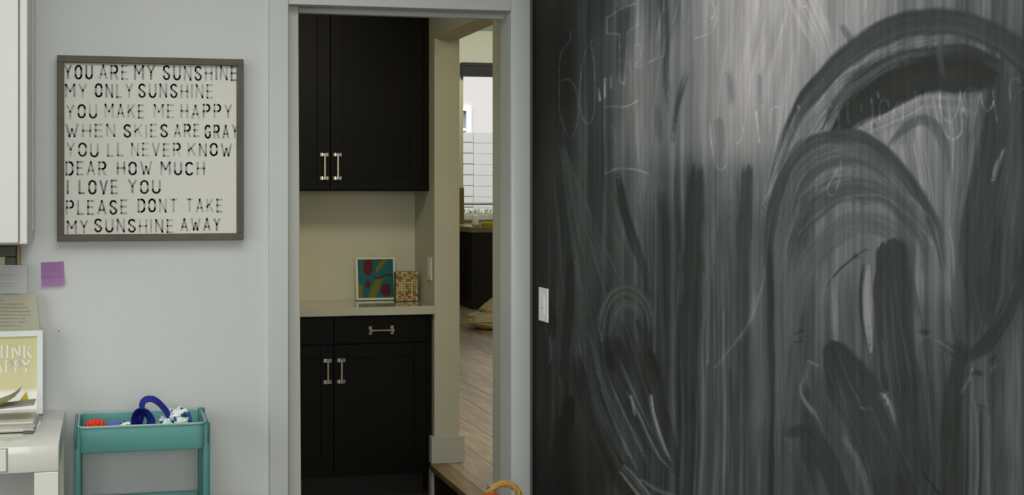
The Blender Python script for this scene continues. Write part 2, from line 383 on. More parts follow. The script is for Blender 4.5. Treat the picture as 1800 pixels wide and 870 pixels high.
    band([(1668,400),(1675,450),(1676,500)],[6,8,5],104,.7,109,edge=.6)
    band([(1800,430),(1790,500),(1765,560),(1725,610),(1690,625),(1650,605)],[16,18,17,16,13,9],46,.8,110,fr=5,amp=.12,fin=.1,fout=.2)
    line([(1650,600),(1672,618),(1696,628)],2,30)
    line([(1710,500),(1722,560),(1738,575),(1765,545),(1785,490)],2,16)
    # second arch
    band([(1352,470),(1358,390),(1378,310),(1410,262),(1455,243),(1510,243),(1552,268),(1590,310),(1625,360),(1650,420),(1664,500)],[8,13,15,15,14,15,15,15,15,14,8],58,.93,120,fr=4,amp=.14,fin=.08,fout=.15)
    band([(1420,270),(1450,258),(1475,250)],[10,10,8],88,.6,121,amp=.2)
    band([(1375,430),(1385,360),(1415,305),(1460,278),(1515,275),(1560,305),(1600,355),(1628,420)],[9,14,20,24,24,20,16,10],72,.9,122,fr=6,amp=.1)
    band([(1395,480),(1400,420),(1430,370),(1480,338),(1535,335),(1580,362),(1615,410),(1640,470)],[10,15,20,24,24,20,14,8],66,.88,123,fr=6,amp=.12)
    line([(1405,410),(1440,372),(1480,350),(1530,342),(1570,355),(1610,390),(1640,430)],2.5,24)
    line([(1345,350),(1375,290),(1420,240)],3,30)
    band([(1405,560),(1410,500),(1435,440),(1480,400),(1530,392),(1575,410),(1605,450)],[10,16,22,26,26,20,10],76,.8,124,fr=6,amp=.12)
    line([(1600,345),(1615,362),(1630,380)],4,24)
    # inner oval
    band([(1448,505),(1478,470),(1508,446),(1530,436)],[2,3,3,4],46,.9,130,edge=.7)
    band([(1460,480),(1466,540),(1470,600),(1485,640)],[7,9,9,6],104,.7,131,amp=.1,edge=.6)
    band([(1485,470),(1484,540),(1492,600),(1510,650)],[12,14,14,10],80,.6,132,fr=4,amp=.15)
    band([(1517,460),(1512,500),(1514,560),(1526,630)],[4,4,4,4],42,.8,133)
    band([(1527,458),(1524,500),(1526,560),(1531,610),(1532,640)],[3,9,10,5,2],126,.92,134,edge=.35,amp=.08)
    band([(1560,418),(1566,440),(1568,500),(1572,580),(1586,680),(1602,790),(1610,890)],[14,30,36,37,34,30,26],49,.95,135,fr=8,amp=.14,edge=.16,fin=.015,fout=0)
    band([(1590,450),(1602,500),(1618,570)],[5,7,5],58,.6,136)
    band([(1620,470),(1624,520),(1623,560)],[4,5,3],100,.6,137,edge=.7)
    line([(1553,600),(1566,690),(1586,780)],3,20)
    line([(1570,470),(1582,560),(1602,660)],3,14)
    band([(1390,560),(1400,480),(1430,430),(1470,420)],[24,30,26,12],84,.28,330,amp=.12,edge=.7,fr=8)
    band([(1440,560),(1452,500),(1475,470)],[18,20,10],88,.3,331,amp=.12,edge=.7,fr=6)
    # lower blob strokes
    band([(1448,606),(1470,625),(1500,680),(1540,770),(1575,880)],[10,28,44,48,48],49,.97,140,fr=9,amp=.16,edge=.15,fin=.02,fout=0)
    band([(1430,650),(1450,720),(1490,800),(1520,880)],[16,20,22,18],66,.6,141,fr=6,amp=.15,fout=0)
    band([(1480,760),(1510,820),(1530,880)],[6,8,8],88,.55,142,amp=.2,fout=0)
    band([(1412,660),(1408,690),(1430,725),(1440,745)],[4,5,7,5],104,.7,143,amp=.3)
    band([(1424,630),(1416,660),(1422,690)],[8,12,8],84,.5,144,amp=.3)
    band([(1545,690),(1560,710),(1575,755)],[5,9,5],96,.7,145,amp=.3)
    line([(1554,700),(1562,690),(1560,712)],3,45)
    line([(1512,718),(1531,721)],2,55)
    line([(1420,632),(1440,642)],3,40)
    band([(1382,772),(1392,760),(1420,758),(1450,800),(1480,880)],[4,10,16,20,22],50,.9,146,fr=5,amp=.14,fin=.04,fout=0,edge=.2)
    band([(1392,790),(1412,830),(1430,890)],[10,12,12],62,.5,147,fout=0)
    band([(1366,560),(1372,660),(1372,760)],[9,12,10],76,.5,148)
    line([(1398,585),(1412,578)],3,-26); line([(1396,600),(1410,597)],3,-26)
    line([(1380,775),(1390,762)],3,18)
    # right bottom
    band([(1690,590),(1678,680),(1668,780),(1662,890)],[12,20,22,22],44,.88,150,fr=5,amp=.12,fin=.05,fout=0)
    band([(1708,700),(1712,780),(1712,890)],[9,12,12],88,.6,151,fr=4,amp=.2,fout=0)
    band([(1734,700),(1737,780),(1738,890)],[5,7,8],92,.6,152,amp=.2,fout=0)
    band([(1722,700),(1724,800),(1724,890)],[3,4,4],44,.7,153,fout=0)
    band([(1760,720),(1762,800),(1764,890)],[8,10,10],64,.5,154,fout=0)
    band([(1785,560),(1788,660),(1786,780),(1784,890)],[6,9,8,8],88,.5,155,fout=0)
    band([(1625,600),(1628,700),(1640,800),(1630,890)],[16,20,20,18],62,.5,156,fout=0)
    band([(1698,665),(1712,655),(1735,660)],[4,6,4],44,.8,157)
    line([(1690,690),(1702,668),(1708,650)],4,34); line([(1716,712),(1738,716)],2.5,-26)
    line([(1740,650),(1752,640)],3,26); line([(1738,635),(1750,625)],3,-20)
    line([(1616,582),(1632,584)],5,-34); line([(1620,595),(1636,590)],2,24)
    line([(1622,830),(1632,845),(1650,870)],2.5,-24)
    line([(1500,448),(1507,452)],5,-24)
    for (x, y) in ((1404,189),(1460,187),(1754,96),(1536,222)):
        line([(x,y-2),(x+1,y+2)],3,60 if y != 222 else -60)
    fan([(1550,440),(1560,640),(1590,880)],[(1600,440),(1640,680),(1650,880)],n=20,tones=(40,78),seed=2350,op=.4,w=(2,5))
    fan([(1440,610),(1470,740),(1510,890)],[(1490,620),(1560,740),(1640,890)],n=22,tones=(40,82),seed=2450,op=.4,w=(2,5))
    fan([(1350,350),(1420,190),(1520,90),(1640,50),(1760,70)],[(1420,260),(1490,180),(1570,130),(1650,110),(1740,130)],n=26,tones=(44,92),seed=2550,op=.4,w=(1.5,4))
    fan([(1360,440),(1390,290),(1470,240),(1560,280),(1660,430)],[(1400,470),(1430,370),(1500,330),(1570,360),(1640,470)],n=30,tones=(48,88),seed=2700,op=.42,w=(1.5,5))
    fan([(1750,60),(1720,260),(1690,420),(1680,560)],[(1800,120),(1780,300),(1750,440),(1700,590)],n=24,tones=(42,76),seed=2900,op=.45,w=(2,6))
    v *= 1+.04*noise2(a0/6, b0/70, 71)+.05*noise1(a0/2.6, 72)
    # --- thin chalk writing
    def w(pts, s=34, wd=1.7, smooth=True): line(pts, wd+.35, s*1.35, .35, int(pts[0][0]) % 90, smooth)
    w([(1002,54),(1001,72),(985,95),(983,150),(983,190),(992,225),(1003,243),(1013,225),(1016,185),(1011,155),(1000,138),(985,140)], 30)
    w([(1042,70),(1028,92),(1020,130),(1018,175),(1024,208),(1034,218),(1042,200),(1045,150),(1043,100),(1038,72)], 30)
    w([(1052,155),(1054,175)],75,2.6); w([(1063,140),(1063,170)],60,3); w([(1073,135),(1074,155)],40,2.4)
    w([(1120,0),(1120,6),(1092,15),(1067,31),(1067,59),(1088,60),(1089,145),(1097,148),(1102,60),(1102,54),(1120,42),(1120,0)],36,1.7,False)
    w([(1167,0),(1168,40),(1168,98),(1156,102),(1140,110)],38,1.7,False)
    w([(1158,10),(1160,60),(1158,98)],20)
    w([(1114,80),(1122,78),(1124,100),(1116,116),(1126,118)],22,2.2)
    w([(1249,5),(1256,20),(1248,34),(1258,28),(1254,50),(1246,60),(1222,68)],24)
    w([(1061,188),(1078,187),(1100,186),(1119,176)],34); w([(1063,150),(1062,188),(1063,250),(1064,306)],30)
    w([(1064,308),(1085,298),(1110,296),(1140,304)],38); w([(1120,190),(1122,260),(1124,300)],14)
    w([(1075,220),(1082,250)],18)
    w([(1248,215),(1252,260),(1258,290),(1268,298),(1276,290)],30); w([(1295,255),(1305,245),(1308,225)],30)
    w([(1352,230),(1353,200),(1360,190),(1372,190)],30); w([(1330,195),(1332,220),(1334,250)],36,2.2)
    w([(1396,205),(1394,228),(1402,240)],24)
    w([(1426,200),(1424,212),(1428,228)],0.1)
    w([(1450,195),(1451,228)],34); w([(1474,198),(1475,225)],34); w([(1491,182),(1491,210),(1496,220)],30)
    w([(1514,184),(1514,196)],26); w([(1531,172),(1534,195),(1533,215),(1531,232)],42); w([(1542,162),(1544,172)],60)
    w([(1546,215),(1546,185),(1552,176),(1560,180),(1563,190)],40); w([(1570,215),(1572,190),(1582,178),(1587,190),(1586,210)],26)
    w([(1607,160),(1608,200),(1606,215)],26); w([(1620,160),(1618,185)],-24,2.2)
    w([(1651,158),(1652,190),(1660,208),(1672,212),(1682,198),(1687,180),(1688,158)],36)
    w([(1688,160),(1691,200),(1690,230),(1680,242),(1666,240),(1658,225)],36)
    w([(1700,158),(1693,175),(1696,198),(1708,204),(1718,195),(1720,172),(1712,158),(1702,156)],26)
    w([(1724,165),(1727,185),(1735,196),(1744,190),(1748,178),(1746,158)],44); w([(1747,180),(1751,195),(1753,214)],44)
    w([(1777,175),(1776,150),(1779,138),(1788,136),(1794,145)],34); w([(1792,160),(1800,155),(1806,165),(1800,172)],26)
    w([(1477,285),(1475,315),(1466,340),(1457,342),(1454,332),(1462,315),(1470,302)],30)
    w([(1655,5),(1656,60)],0.1)
    w([(1408,0),(1412,12),(1420,10)],30)
    return np.clip(v, 18, 175)

# ================================================================== THE SETTING
YW = 4.143                 # face of the back wall
XR = YW*math.tan(YAW+math.atan((935-PX)/F))   # face of the chalked right wall
XL, XO = X(506.3, YW), X(896, YW)             # door opening
ZO = 2.067
XS = 1.535                 # plane of the step and of the partition's pantry side
YC = 5.925                 # end face of the partition
RF = .16                   # raised floor

# --- lower floor (room and pantry) with its boards
fl = struct('floor', box(-2.7, XS, -2.6, 6.4, -.06, -.012), mat('subfloor', srgb(60, 48, 34), .8), 'dark oak board floor of the room and the pantry', 'floor')
def plank_mat(name, base, dark, rough=.35, sc=(9, 1.1, 1)):
    m = bpy.data.materials.new(name); m.use_nodes = True; t = m.node_tree; b = t.nodes['Principled BSDF']
    tc = t.nodes.new('ShaderNodeTexCoord'); oi = t.nodes.new('ShaderNodeObjectInfo')
    mp = t.nodes.new('ShaderNodeMapping'); mp.inputs['Scale'].default_value = sc
    ad = t.nodes.new('ShaderNodeVectorMath'); ad.operation = 'ADD'
    ml = t.nodes.new('ShaderNodeVectorMath'); ml.operation = 'SCALE'; ml.inputs['Scale'].default_value = 40
    cx = t.nodes.new('ShaderNodeCombineXYZ'); t.links.new(oi.outputs['Random'], cx.inputs[0]); t.links.new(oi.outputs['Random'], cx.inputs[1])
    t.links.new(cx.outputs[0], ml.inputs[0]); t.links.new(tc.outputs['Object'], mp.inputs[0]); t.links.new(mp.outputs[0], ad.inputs[0]); t.links.new(ml.outputs[0], ad.inputs[1])
    n = t.nodes.new('ShaderNodeTexNoise'); n.inputs['Scale'].default_value = 2.2; n.inputs['Detail'].default_value = 8; n.inputs['Roughness'].default_value = .65; n.inputs['Distortion'].default_value = .7
    t.links.new(ad.outputs[0], n.inputs['Vector'])
    cr = t.nodes.new('ShaderNodeValToRGB'); cr.color_ramp.elements[0].position = .28; cr.color_ramp.elements[0].color = dark
    cr.color_ramp.elements[1].position = .62; cr.color_ramp.elements[1].color = base
    t.links.new(n.outputs['Fac'], cr.inputs[0])
    mr = t.nodes.new('ShaderNodeMapRange'); mr.inputs['To Min'].default_value = .72; mr.inputs['To Max'].default_value = 1.15
    t.links.new(oi.outputs['Random'], mr.inputs['Value'])
    mx = t.nodes.new('ShaderNodeMix'); mx.data_type = 'RGBA'; mx.blend_type = 'MULTIPLY'; mx.inputs['Factor'].default_value = 1
    t.links.new(cr.outputs[0], mx.inputs['A']); t.links.new(mr.outputs[0], mx.inputs['B']); t.links.new(mx.outputs['Result'], b.inputs['Base Color'])
    b.inputs['Roughness'].default_value = rough
    bp = t.nodes.new('ShaderNodeBump'); bp.inputs['Strength'].default_value = .25; bp.inputs['Distance'].default_value = .002
    t.links.new(n.outputs['Fac'], bp.inputs['Height']); t.links.new(bp.outputs[0], b.inputs['Normal'])
    return m
OAKP = plank_mat('pale_oak_board', srgb(196, 180, 154), srgb(132, 112, 86), .33)
OAKD = plank_mat('brown_oak_board', srgb(92, 76, 56), srgb(56, 44, 30), .4)
def lay(floor, x0, x1, y0, y1, w, L, z, m, seed, gap=.0022):
    """boards along Y; alike boards share their mesh"""
    r = random.Random(seed); pools = {}
    x = x0; first = None
    while x < x1-.01:
        xe = min(x+w, x1); y = y0-r.random()*L
        while y < y1:
            l = L*(.8+.4*round(r.random()*3)/3); a = max(y, y0); b = min(y+l, y1)
            if b-a > .06:
                key = (round(xe-x, 3), round(b-a, 2))
                if key not in pools:
                    t = BM(); bx(t, 0, xe-x-gap, 0, b-a-gap, 0, .012, bev=.0015)
                    me = bpy.data.meshes.new('plank'); bmesh.ops.recalc_face_normals(t, faces=t.faces); t.to_mesh(me); t.free(); me.materials.append(m); pools[key] = me
                o = bpy.data.objects.new('plank', pools[key]); COL.objects.link(o); o.parent = floor
                o.location = Vector((x, a, z-.012))-floor.location
            y += l
        x = xe
lay(fl, -2.7, XS, -2.6, 6.4, .24, 3.4, 0, OAKD, 3)
# --- raised kitchen floor, step and nosing
fk = struct('floor', box(XS, 7.2, 4.3, 14.95, -.06, RF-.012), mat('subfloor', srgb(60, 48, 34), .8), 'pale oak board floor of the kitchen, one step up', 'floor')
lay(fk, XS+.06, 5.1, 4.3, 14.9, .20, 2.4, RF, OAKP, 8)
bigpl = mat('oak_far', srgb(170, 152, 124), .4)
tag(obj('plank', box(5.1, 7.2, 4.3, 14.9, RF-.012, RF), bigpl, fk), kind='stuff')
obj('stair_nosing', box(XS-.028, XS+.058, 4.3, YC-.02, RF-.028, RF+.001, bev=.004, seg=2), plank_mat('oak_nosing', srgb(150, 128, 92), srgb(104, 84, 56), .4), fk)
tag(obj('riser', box(XS-.008, XS, 4.3, YC-.03, 0, RF-.026), mat('shaded_riser', srgb(26, 21, 14), .6), fk), 'riser with its shade put into the dark colour')  # shade under the nosing is put into the riser's colour

# --- walls of the room
T = .105
bw = BM()
bx(bw, -2.7, XL-.75, YW, YW+T, 0, 2.75); bx(bw, XL-.75, XL-.012, YW, YW+.026, 0, ZO+.015); bx(bw, XL-.75, XL-.012, YW+.080, YW+T, 0, ZO+.015); bx(bw, XL-.75, XL, YW, YW+T, ZO+.015, 2.75); bx(bw, XO+.012, XR+.12, YW, YW+T, 0, 2.75); bx(bw, XL, XO+.012, YW, YW+T, ZO+.03, 2.75)
wb = struct('wall_back', bw, WALLM, 'pale grey painted wall with the doorway', 'wall')
struct('wall_left', (lambda b: (bx(b, -2.82, -2.7, -2.6, .1, 0, 2.75), bx(b, -2.82, -2.7, 3.1, YW+T, 0, 2.75), bx(b, -2.82, -2.7, .1, 3.1, 0, .7), bx(b, -2.82, -2.7, .1, 3.1, 2.4, 2.75), b)[-1])(BM()), WALLM, 'pale grey side wall with a wide window opening', 'wall')
struct('wall_front', (lambda b: (bx(b, -2.7, -1.9, -2.72, -2.6, 0, 2.75), bx(b, 1.1, XR+.12, -2.72, -2.6, 0, 2.75), bx(b, -1.9, 1.1, -2.72, -2.6, 0, .7), bx(b, -1.9, 1.1, -2.72, -2.6, 2.45, 2.75), b)[-1])(BM()), WALLM, 'pale grey wall behind the camera with a wide window opening', 'wall')
for nm, (a0, a1, b0, b1, z0, z1) in (('window_1', (-2.80, -2.74, .1, 3.1, .7, 2.4)), ('window_2', (-1.9, 1.1, -2.70, -2.64, .7, 2.45))):
    b = BM(); t = .05; hor = (b1-b0) > (a1-a0)
    if hor:
        bx(b, a0, a1, b0, b1, z0, z0+t); bx(b, a0, a1, b0, b1, z1-t, z1)
        for q in (b0, (b0+b1)/2-t/2, b1-t): bx(b, a0, a1, q, q+t, z0, z1)
    else:
        bx(b, a0, a1, b0, b1, z0, z0+t); bx(b, a0, a1, b0, b1, z1-t, z1)
        for q in (a0, (a0+a1)/2-t/2, a1-t): bx(b, q, q+t, b0, b1, z0, z1)
    struct(nm, b, TRIMM, 'white framed window of the room' if hor else 'white framed window behind the camera', 'window')
struct('ceiling', box(-2.82, XR+.12, -2.72, YW+T, 2.75, 2.83), CEILM, 'white ceiling of the room', 'ceiling')
struct('baseboard_back', (lambda b: (bx(b, -2.7, XL-.07, YW-.015, YW, 0, .14, bev=.002), b)[-1])(BM()), TRIMM, 'white baseboard along the pale wall', 'baseboard')

# --- right wall painted with chalkboard paint; every chalk mark is colour on it
def chalk_wall():
    cols = 440; rows = 540
    u0, u1 = 935.0, 1812.0
    us = np.linspace(u0, u1, cols)
    ys = XR/np.tan(YAW+np.arctan((us-PX)/F))                   # from the corner towards the room
    ys[0] = YW
    zs = np.linspace(.36, 2.16, rows)
    yy = np.concatenate([ys, np.arange(ys[-1]-.012, -.55, -.014), [-.9, -1.6, -2.6]])
    zz = np.concatenate([[0, .12, .24], zs, [2.3, 2.5, 2.75]])
    Yg, Zg = np.meshgrid(yy, zz); n = Yg.size
    ye = ys[-1]; out = np.maximum(ye-Yg, 0)                    # the smears go on towards the room, past the surveyed stretch
    Ym = np.minimum(np.where(Yg < ye, 2*ye-Yg, Yg), YW); Zm = Zg-.25*sm(out/.5)
    dc = XR*math.sin(YAW)+Ym*math.cos(YAW)
    a = PX+F*(XR*math.cos(YAW)-Ym*math.sin(YAW))/dc; b = PY-F*(Zm-CAMZ)/dc
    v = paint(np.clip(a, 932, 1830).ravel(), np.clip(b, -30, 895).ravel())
    co = np.stack([np.full(n, XR), Yg.ravel(), Zg.ravel()], 1)
    H, Wd = Yg.shape
    i = np.arange(n).reshape(H, Wd)
    q = np.stack([i[:-1, :-1], i[1:, :-1], i[1:, 1:], i[:-1, 1:]], -1).reshape(-1, 4)
    # a thin slab behind the skin
    back = np.array([[XR+.12, YW, 0], [XR+.12, -2.6, 0], [XR+.12, -2.6, 2.75], [XR+.12, YW, 2.75]])
    me = bpy.data.meshes.new('wall_right')
    verts = np.concatenate([co, back]); B0 = n
    me.vertices.add(len(verts)); me.vertices.foreach_set('co', verts.astype('f').ravel())
    faces = np.concatenate([q, np.array([[B0, B0+1, B0+2, B0+3]])])
    me.loops.add(faces.size); me.loops.foreach_set('vertex_index', faces.astype('i').ravel())
    me.polygons.add(len(faces)); me.polygons.foreach_set('loop_start', (np.arange(len(faces))*4).astype('i')); me.polygons.foreach_set('loop_total', np.full(len(faces), 4, 'i'))
    me.update(); me.validate()
    # tone of the mark, some light painted in, -> reflectance
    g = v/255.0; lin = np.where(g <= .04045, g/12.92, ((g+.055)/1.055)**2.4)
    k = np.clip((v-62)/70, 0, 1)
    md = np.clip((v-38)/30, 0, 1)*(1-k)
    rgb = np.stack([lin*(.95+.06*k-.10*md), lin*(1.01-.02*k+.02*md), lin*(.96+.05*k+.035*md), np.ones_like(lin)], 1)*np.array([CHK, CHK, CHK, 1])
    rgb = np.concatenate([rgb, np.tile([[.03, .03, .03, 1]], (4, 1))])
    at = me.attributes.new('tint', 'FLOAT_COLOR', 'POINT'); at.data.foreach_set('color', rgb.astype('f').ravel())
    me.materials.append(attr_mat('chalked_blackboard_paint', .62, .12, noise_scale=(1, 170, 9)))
    o = bpy.data.objects.new('wall_right', me); COL.objects.link(o)
    return tag(o, 'black chalkboard wall smeared with wiped white chalk', 'wall', kind='structure')
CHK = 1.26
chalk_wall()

# --- door casing, jambs, pocket door
C0, C1 = X(473.3, YW-.018), X(932.5, YW-.018)
cs = BM()
bx(cs, C0, XL, YW-.018, YW, 0, ZO+.085, bev=.003); bx(cs, XO, C1, YW-.018, YW, 0, ZO+.085, bev=.004, seg=2); bx(cs, XL, XO, YW-.018, YW, ZO, ZO+.085, bev=.002)
casing = thing('trim_1', 'white painted casing and jambs round the open doorway', 'trim', ((XL+XO)/2, YW, 0)); casing['kind'] = 'structure'
obj('casing', cs, TRIMM, casing, smooth=True)
jb = BM()
bx(jb, XO, XO+.012, YW, YW+T, 0, ZO+.015)                       # strike jamb
bx(jb, XL-.012, XL, YW, YW+.028, 0, ZO); bx(jb, XL-.012, XL, YW+.078, YW+T, 0, ZO)                           # split jamb, front strip
obj('side_jamb', jb, TRIMM, casing)
hj = BM(); bx(hj, XL, XO, YW, YW+.030, ZO, ZO+.012); bx(hj, XL, XO, YW+.075, YW+T, ZO-.014, ZO+.012)
obj('head_jamb', hj, TRIMM, casing)
obj('track', box(XL, XO, YW+.030, YW+.075, ZO+.010, ZO+.03), mat('dark_track', srgb(40, 40, 36), .5), casing)
struct('gap_strip', box(C1, XR, YW-.006, YW, 0, 2.75), mat('gap_shade', srgb(105, 110, 104), .5), 'narrow grey strip put in for the dark gap between the casing and the black wall', 'trim')  # strip added in the gap, its grey stands for the shade there
# door slab mostly inside the wall pocket; it hangs slightly out of true
dr = BM()
xe0, xe1 = X(527, YW+.05), X(521.6, YW+.05)
bx(dr, XL-.16, xe0, YW+.035, YW+.071, .012, ZO+.004, bev=.002)
for v in dr.verts: v.co.x += (xe1-xe0)*(v.co.z-CAMZ+.6)/1.8
door = thing('door_1', 'white pocket door slid almost fully into the wall', 'door', (XL, YW+.05, .012)); door['kind'] = 'structure'
obj('slab', dr, mat('door_paint', srgb(196, 198, 186), .35, var=.01), door)

# --- pantry shell
pw = BM(); bx(pw, .42, XS+.124, 6.325, 6.42, 0, 2.6)
struct('wall_back', pw, PANTM, 'shaded cream wall behind the pantry counter', 'wall')
struct('wall_left', box(.42, .54, YW+T, 6.325, 0, 2.6), PANTM, 'cream side wall of the pantry, hidden beyond the doorway', 'wall')
pt = BM()
bx(pt, XS, XS+.124, YC, 6.325, 0, 2.6)                            # partition beside the counter
bx(pt, XS, XS+.124, YW+T, YC, 2.19, 2.6)                          # header over the step
struct('wall_right', box(XS-.03, XS+.124, YW+T, 4.885, 0, 2.1895), mat('stub_paint', srgb(226, 227, 216), .5, var=.01), 'pale wall stub between the doorway and the step', 'wall')
pr = struct('wall_right', pt, PARTM, 'cream partition end and header between pantry and kitchen', 'wall')
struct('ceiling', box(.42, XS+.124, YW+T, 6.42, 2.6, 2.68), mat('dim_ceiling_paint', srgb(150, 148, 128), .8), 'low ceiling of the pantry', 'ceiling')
# baseboard that wraps the partition end, and the stub's
bb = BM(); zb = Z(767, 790, YC-.018)
bx(bb, XS-.019, XS+.124+.02, YC-.018, YC-.0005, RF, zb, bev=.002)
bx(bb, XS-.019, XS, YC-.0005, YC+.035, RF, zb, bev=.002)
bx(bb, XS+.124, XS+.124+.02, YC-.0005, YC+.35, RF, zb, bev=.002)
bx(bb, XS-.019, XS+.003, YC-.016, YC+.035, 0, RF-.03, bev=.002)
struct('baseboard_1', bb, TRIMM, 'white baseboard wrapping the foot of the partition end', 'baseboard')
struct('baseboard_2', (lambda b: (bx(b, XS-.048, XS-.03, YW+T, 4.885, .0, zb, bev=.002), bx(b, XS-.048, XS+.124, 4.885, 4.903, RF, zb, bev=.002), b)[-1])(BM()), TRIMM, 'white baseboard beside the step, behind the rope handle', 'baseboard')

# --- kitchen shell
KW = 14.9
kb = BM(); zt, zw = Z(114, 835, KW), Z(377, 835, KW)
wx0, wx1 = X(811, KW), 6.2
bx(kb, 1.4, wx0, KW, KW+.14, 0, 3.4); bx(kb, wx1, 7.3, KW, KW+.14, 0, 3.4); bx(kb, wx0, wx1, KW, KW+.14, zt, 3.4); bx(kb, wx0, wx1, KW, KW+.14, 0, Z(386.5, 835, KW-.05))
KITM = mat('kitchen_wall_paint', srgb(206, 208, 186), .6, var=.01)
struct('wall_back', kb, KITM, 'pale green-white kitchen wall around the far window', 'wall')
struct('wall_right', box(7.2, 7.3, 4.2, KW, 0, 3.4), KITM, 'pale kitchen side wall', 'wall')
struct('wall_left', box(XS+.004, XS+.124, 6.42, KW, 0, 3.4), KITM, 'pale kitchen wall beyond the pantry', 'wall')
struct('wall_front', box(XS+.124, 7.3, 4.2, 4.3, 0, 3.4), KITM, 'pale kitchen wall beside the step', 'wall')
struct('wall_left', box(XS+.004, XS+.124, YW+T, 6.42, 2.6, 3.4), KITM, 'pale kitchen wall above the header', 'wall')
struct('ceiling', box(XS, 7.3, 4.2, KW+.14, 3.4, 3.48), mat('kitchen_ceiling_paint', srgb(222, 224, 208), .8), 'pale kitchen ceiling', 'ceiling')
# far window
w = thing('window_3', 'tall bright kitchen window with a dark shade box on top', 'window', ((wx0+wx1)/2, KW, zw)); w['kind'] = 'structure'
fm = BM(); fw = .03; zr0, zr1 = Z(360.4, 835, KW), Z(356, 835, KW)
bx(fm, wx0, wx0+fw, KW+.02, KW+.08, zw, zt); bx(fm, wx1-fw, wx1, KW+.02, KW+.08, zw, zt); bx(fm, wx0, wx1, KW+.05, KW+.08, zw, zw+.015)
bx(fm, wx0, wx1, KW+.02, KW+.08, zt-.03, zt)
for q in (4.95, 5.6): bx(fm, q, q+fw, KW+.02, KW+.08, zw, zt)
obj('window_frame', fm, mat('warm_lit_frame', srgb(214, 208, 160), .4), w)  # yellow cast of warm light is put into the frame colour
obj('meeting_rail', (lambda b: (bx(b, wx0, wx1, KW+.01, KW+.08, zr0+.014, zr1, bev=.003), b)[-1])(BM()), mat('rail_white', srgb(245, 245, 240), .4), w)
tag(obj('weather_strip', box(wx0, wx1, KW+.01, KW+.08, zr0, zr0+.012), mat('dark_rubber', srgb(96, 96, 92), .6), w), 'dark strip under the rail')
gl = bpy.data.materials.new('clear_glass'); gl.use_nodes = True; gt = gl.node_tree; gt.nodes.clear()
go = gt.nodes.new('ShaderNodeOutputMaterial'); tr = gt.nodes.new('ShaderNodeBsdfTransparent'); gs = gt.nodes.new('ShaderNodeBsdfGlossy'); gs.inputs['Roughness'].default_value = .02
gm = gt.nodes.new('ShaderNodeMixShader'); gm.inputs[0].default_value = .015
gt.links.new(tr.outputs[0], gm.inputs[1]); gt.links.new(gs.outputs[0], gm.inputs[2]); gt.links.new(gm.outputs[0], go.inputs['Surface'])
for a0, a1 in ((wx0+fw, 4.95), (4.95+fw, 5.6), (5.6+fw, wx1-fw)): obj('pane', box(a0, a1, KW+.045, KW+.05, zw+.02, zt-.03), gl, w)
sb = BM(); z0s = Z(134.5, 835, KW-.05)
bx(sb, wx0-.02, wx1+.02, KW-.075, KW-.002, z0s, zt+.02, bev=.006)
bx(sb, wx0-.02, wx1+.02, KW-.085, KW-.075, z0s, z0s+.02); bx(sb, wx0-.02, wx1+.02, KW-.085, KW-.075, zt-.02, zt+.02)
obj('shade_box', sb, mat('shade_box_bronze', srgb(18, 18, 12), .6), w)
obj('window_sill', box(wx0, wx1, KW-.05, KW+.20, Z(386.5, 835, KW-.05), zw, bev=.004), mat('sill_white', srgb(248, 248, 242), .25), w)

# ================================================================== OUTSIDE THE KITCHEN WINDOW
g = struct('ground', box(-6, 22, KW+.14, 40, -.1, .0), mat('lawn', srgb(96, 110, 72), .9, bump=.6, scale=30, var=.3), 'green ground outside the kitchen window', 'ground')
FY = 20.5
fence = thing('fence', 'pale grey horizontal board fence outside the kitchen window', 'fence', (7, FY, 0))
ft = Z(232.5, 835, FY); bh = 19.0/PPM(835, FY)
FEN = mat('fence_grey', srgb(178, 180, 178), .7, var=.03, scale=5)
xs = X(832, FY)
k = 0; z = ft
seg = [(xs-2.4, xs-.004), (xs+.004, xs+2.4)]
bmA = {}
while z > .1:
    for si, (a0, a1) in enumerate(seg):
        zb0 = max(z-bh+(.018 if si == 0 else .003), .02)
        if zb0 < z-.02: obj('board', box(a0, a1, FY, FY+.022, zb0, z, bev=.003), FEN, fence)
    z -= bh
obj('backing_panel', box(xs-2.4, xs+2.4, FY+.024, FY+.04, .02, ft-.05), mat('fence_gap', srgb(188, 190, 188), .8), fence)
for q in (xs-2.4, xs-.05, xs+2.3): obj('post', box(q, q+.09, FY+.04, FY+.13, 0, ft-.02), FEN, fence)
hd = BM(); rr = random.Random(4)
for i in range(2400):
    p = Vector((xs-2.2+4.4*rr.random(), FY-1.2+.5*rr.random(), .05+rr.random()*(Z(367, 835, FY-1)-.08)))
    a = Vector((rr.random()-.5, rr.random()-.5, rr.random()-.2)).normalized()*.06; c = a.cross(Vector((rr.random(), rr.random(), .3))).normalized()*.03
    hd.faces.new([hd.verts.new(p-a), hd.verts.new(p+c), hd.verts.new(p+a), hd.verts.new(p-c)])
hm = tag(obj('hedge', hd, mat('hedge_leaf', srgb(128, 142, 112), .7, var=.25)), 'low grey-green hedge in front of the fence outside', 'hedge', kind='stuff')
BY = 26.0
bl = thing('neighbour_house', 'pale stucco house wall with a white framed window beyond the fence', 'house', (8, BY, 0))
hx0, hx1 = X(770, BY), X(819.5, BY); hz0, hz1 = Z(260, 820, BY), Z(195, 820, BY)
hb = BM(); bx(hb, 2, hx0, BY, BY+.3, 0, 7); bx(hb, hx1, 16, BY, BY+.3, 0, 7); bx(hb, hx0, hx1, BY, BY+.3, hz1, 7); bx(hb, hx0, hx1, BY, BY+.3, 0, hz0)
obj('wall', hb, mat('stucco', srgb(190, 187, 189), .9, bump=.3, scale=20, var=.03), bl)
fr = BM(); tw = 8.5/PPM(820, BY)
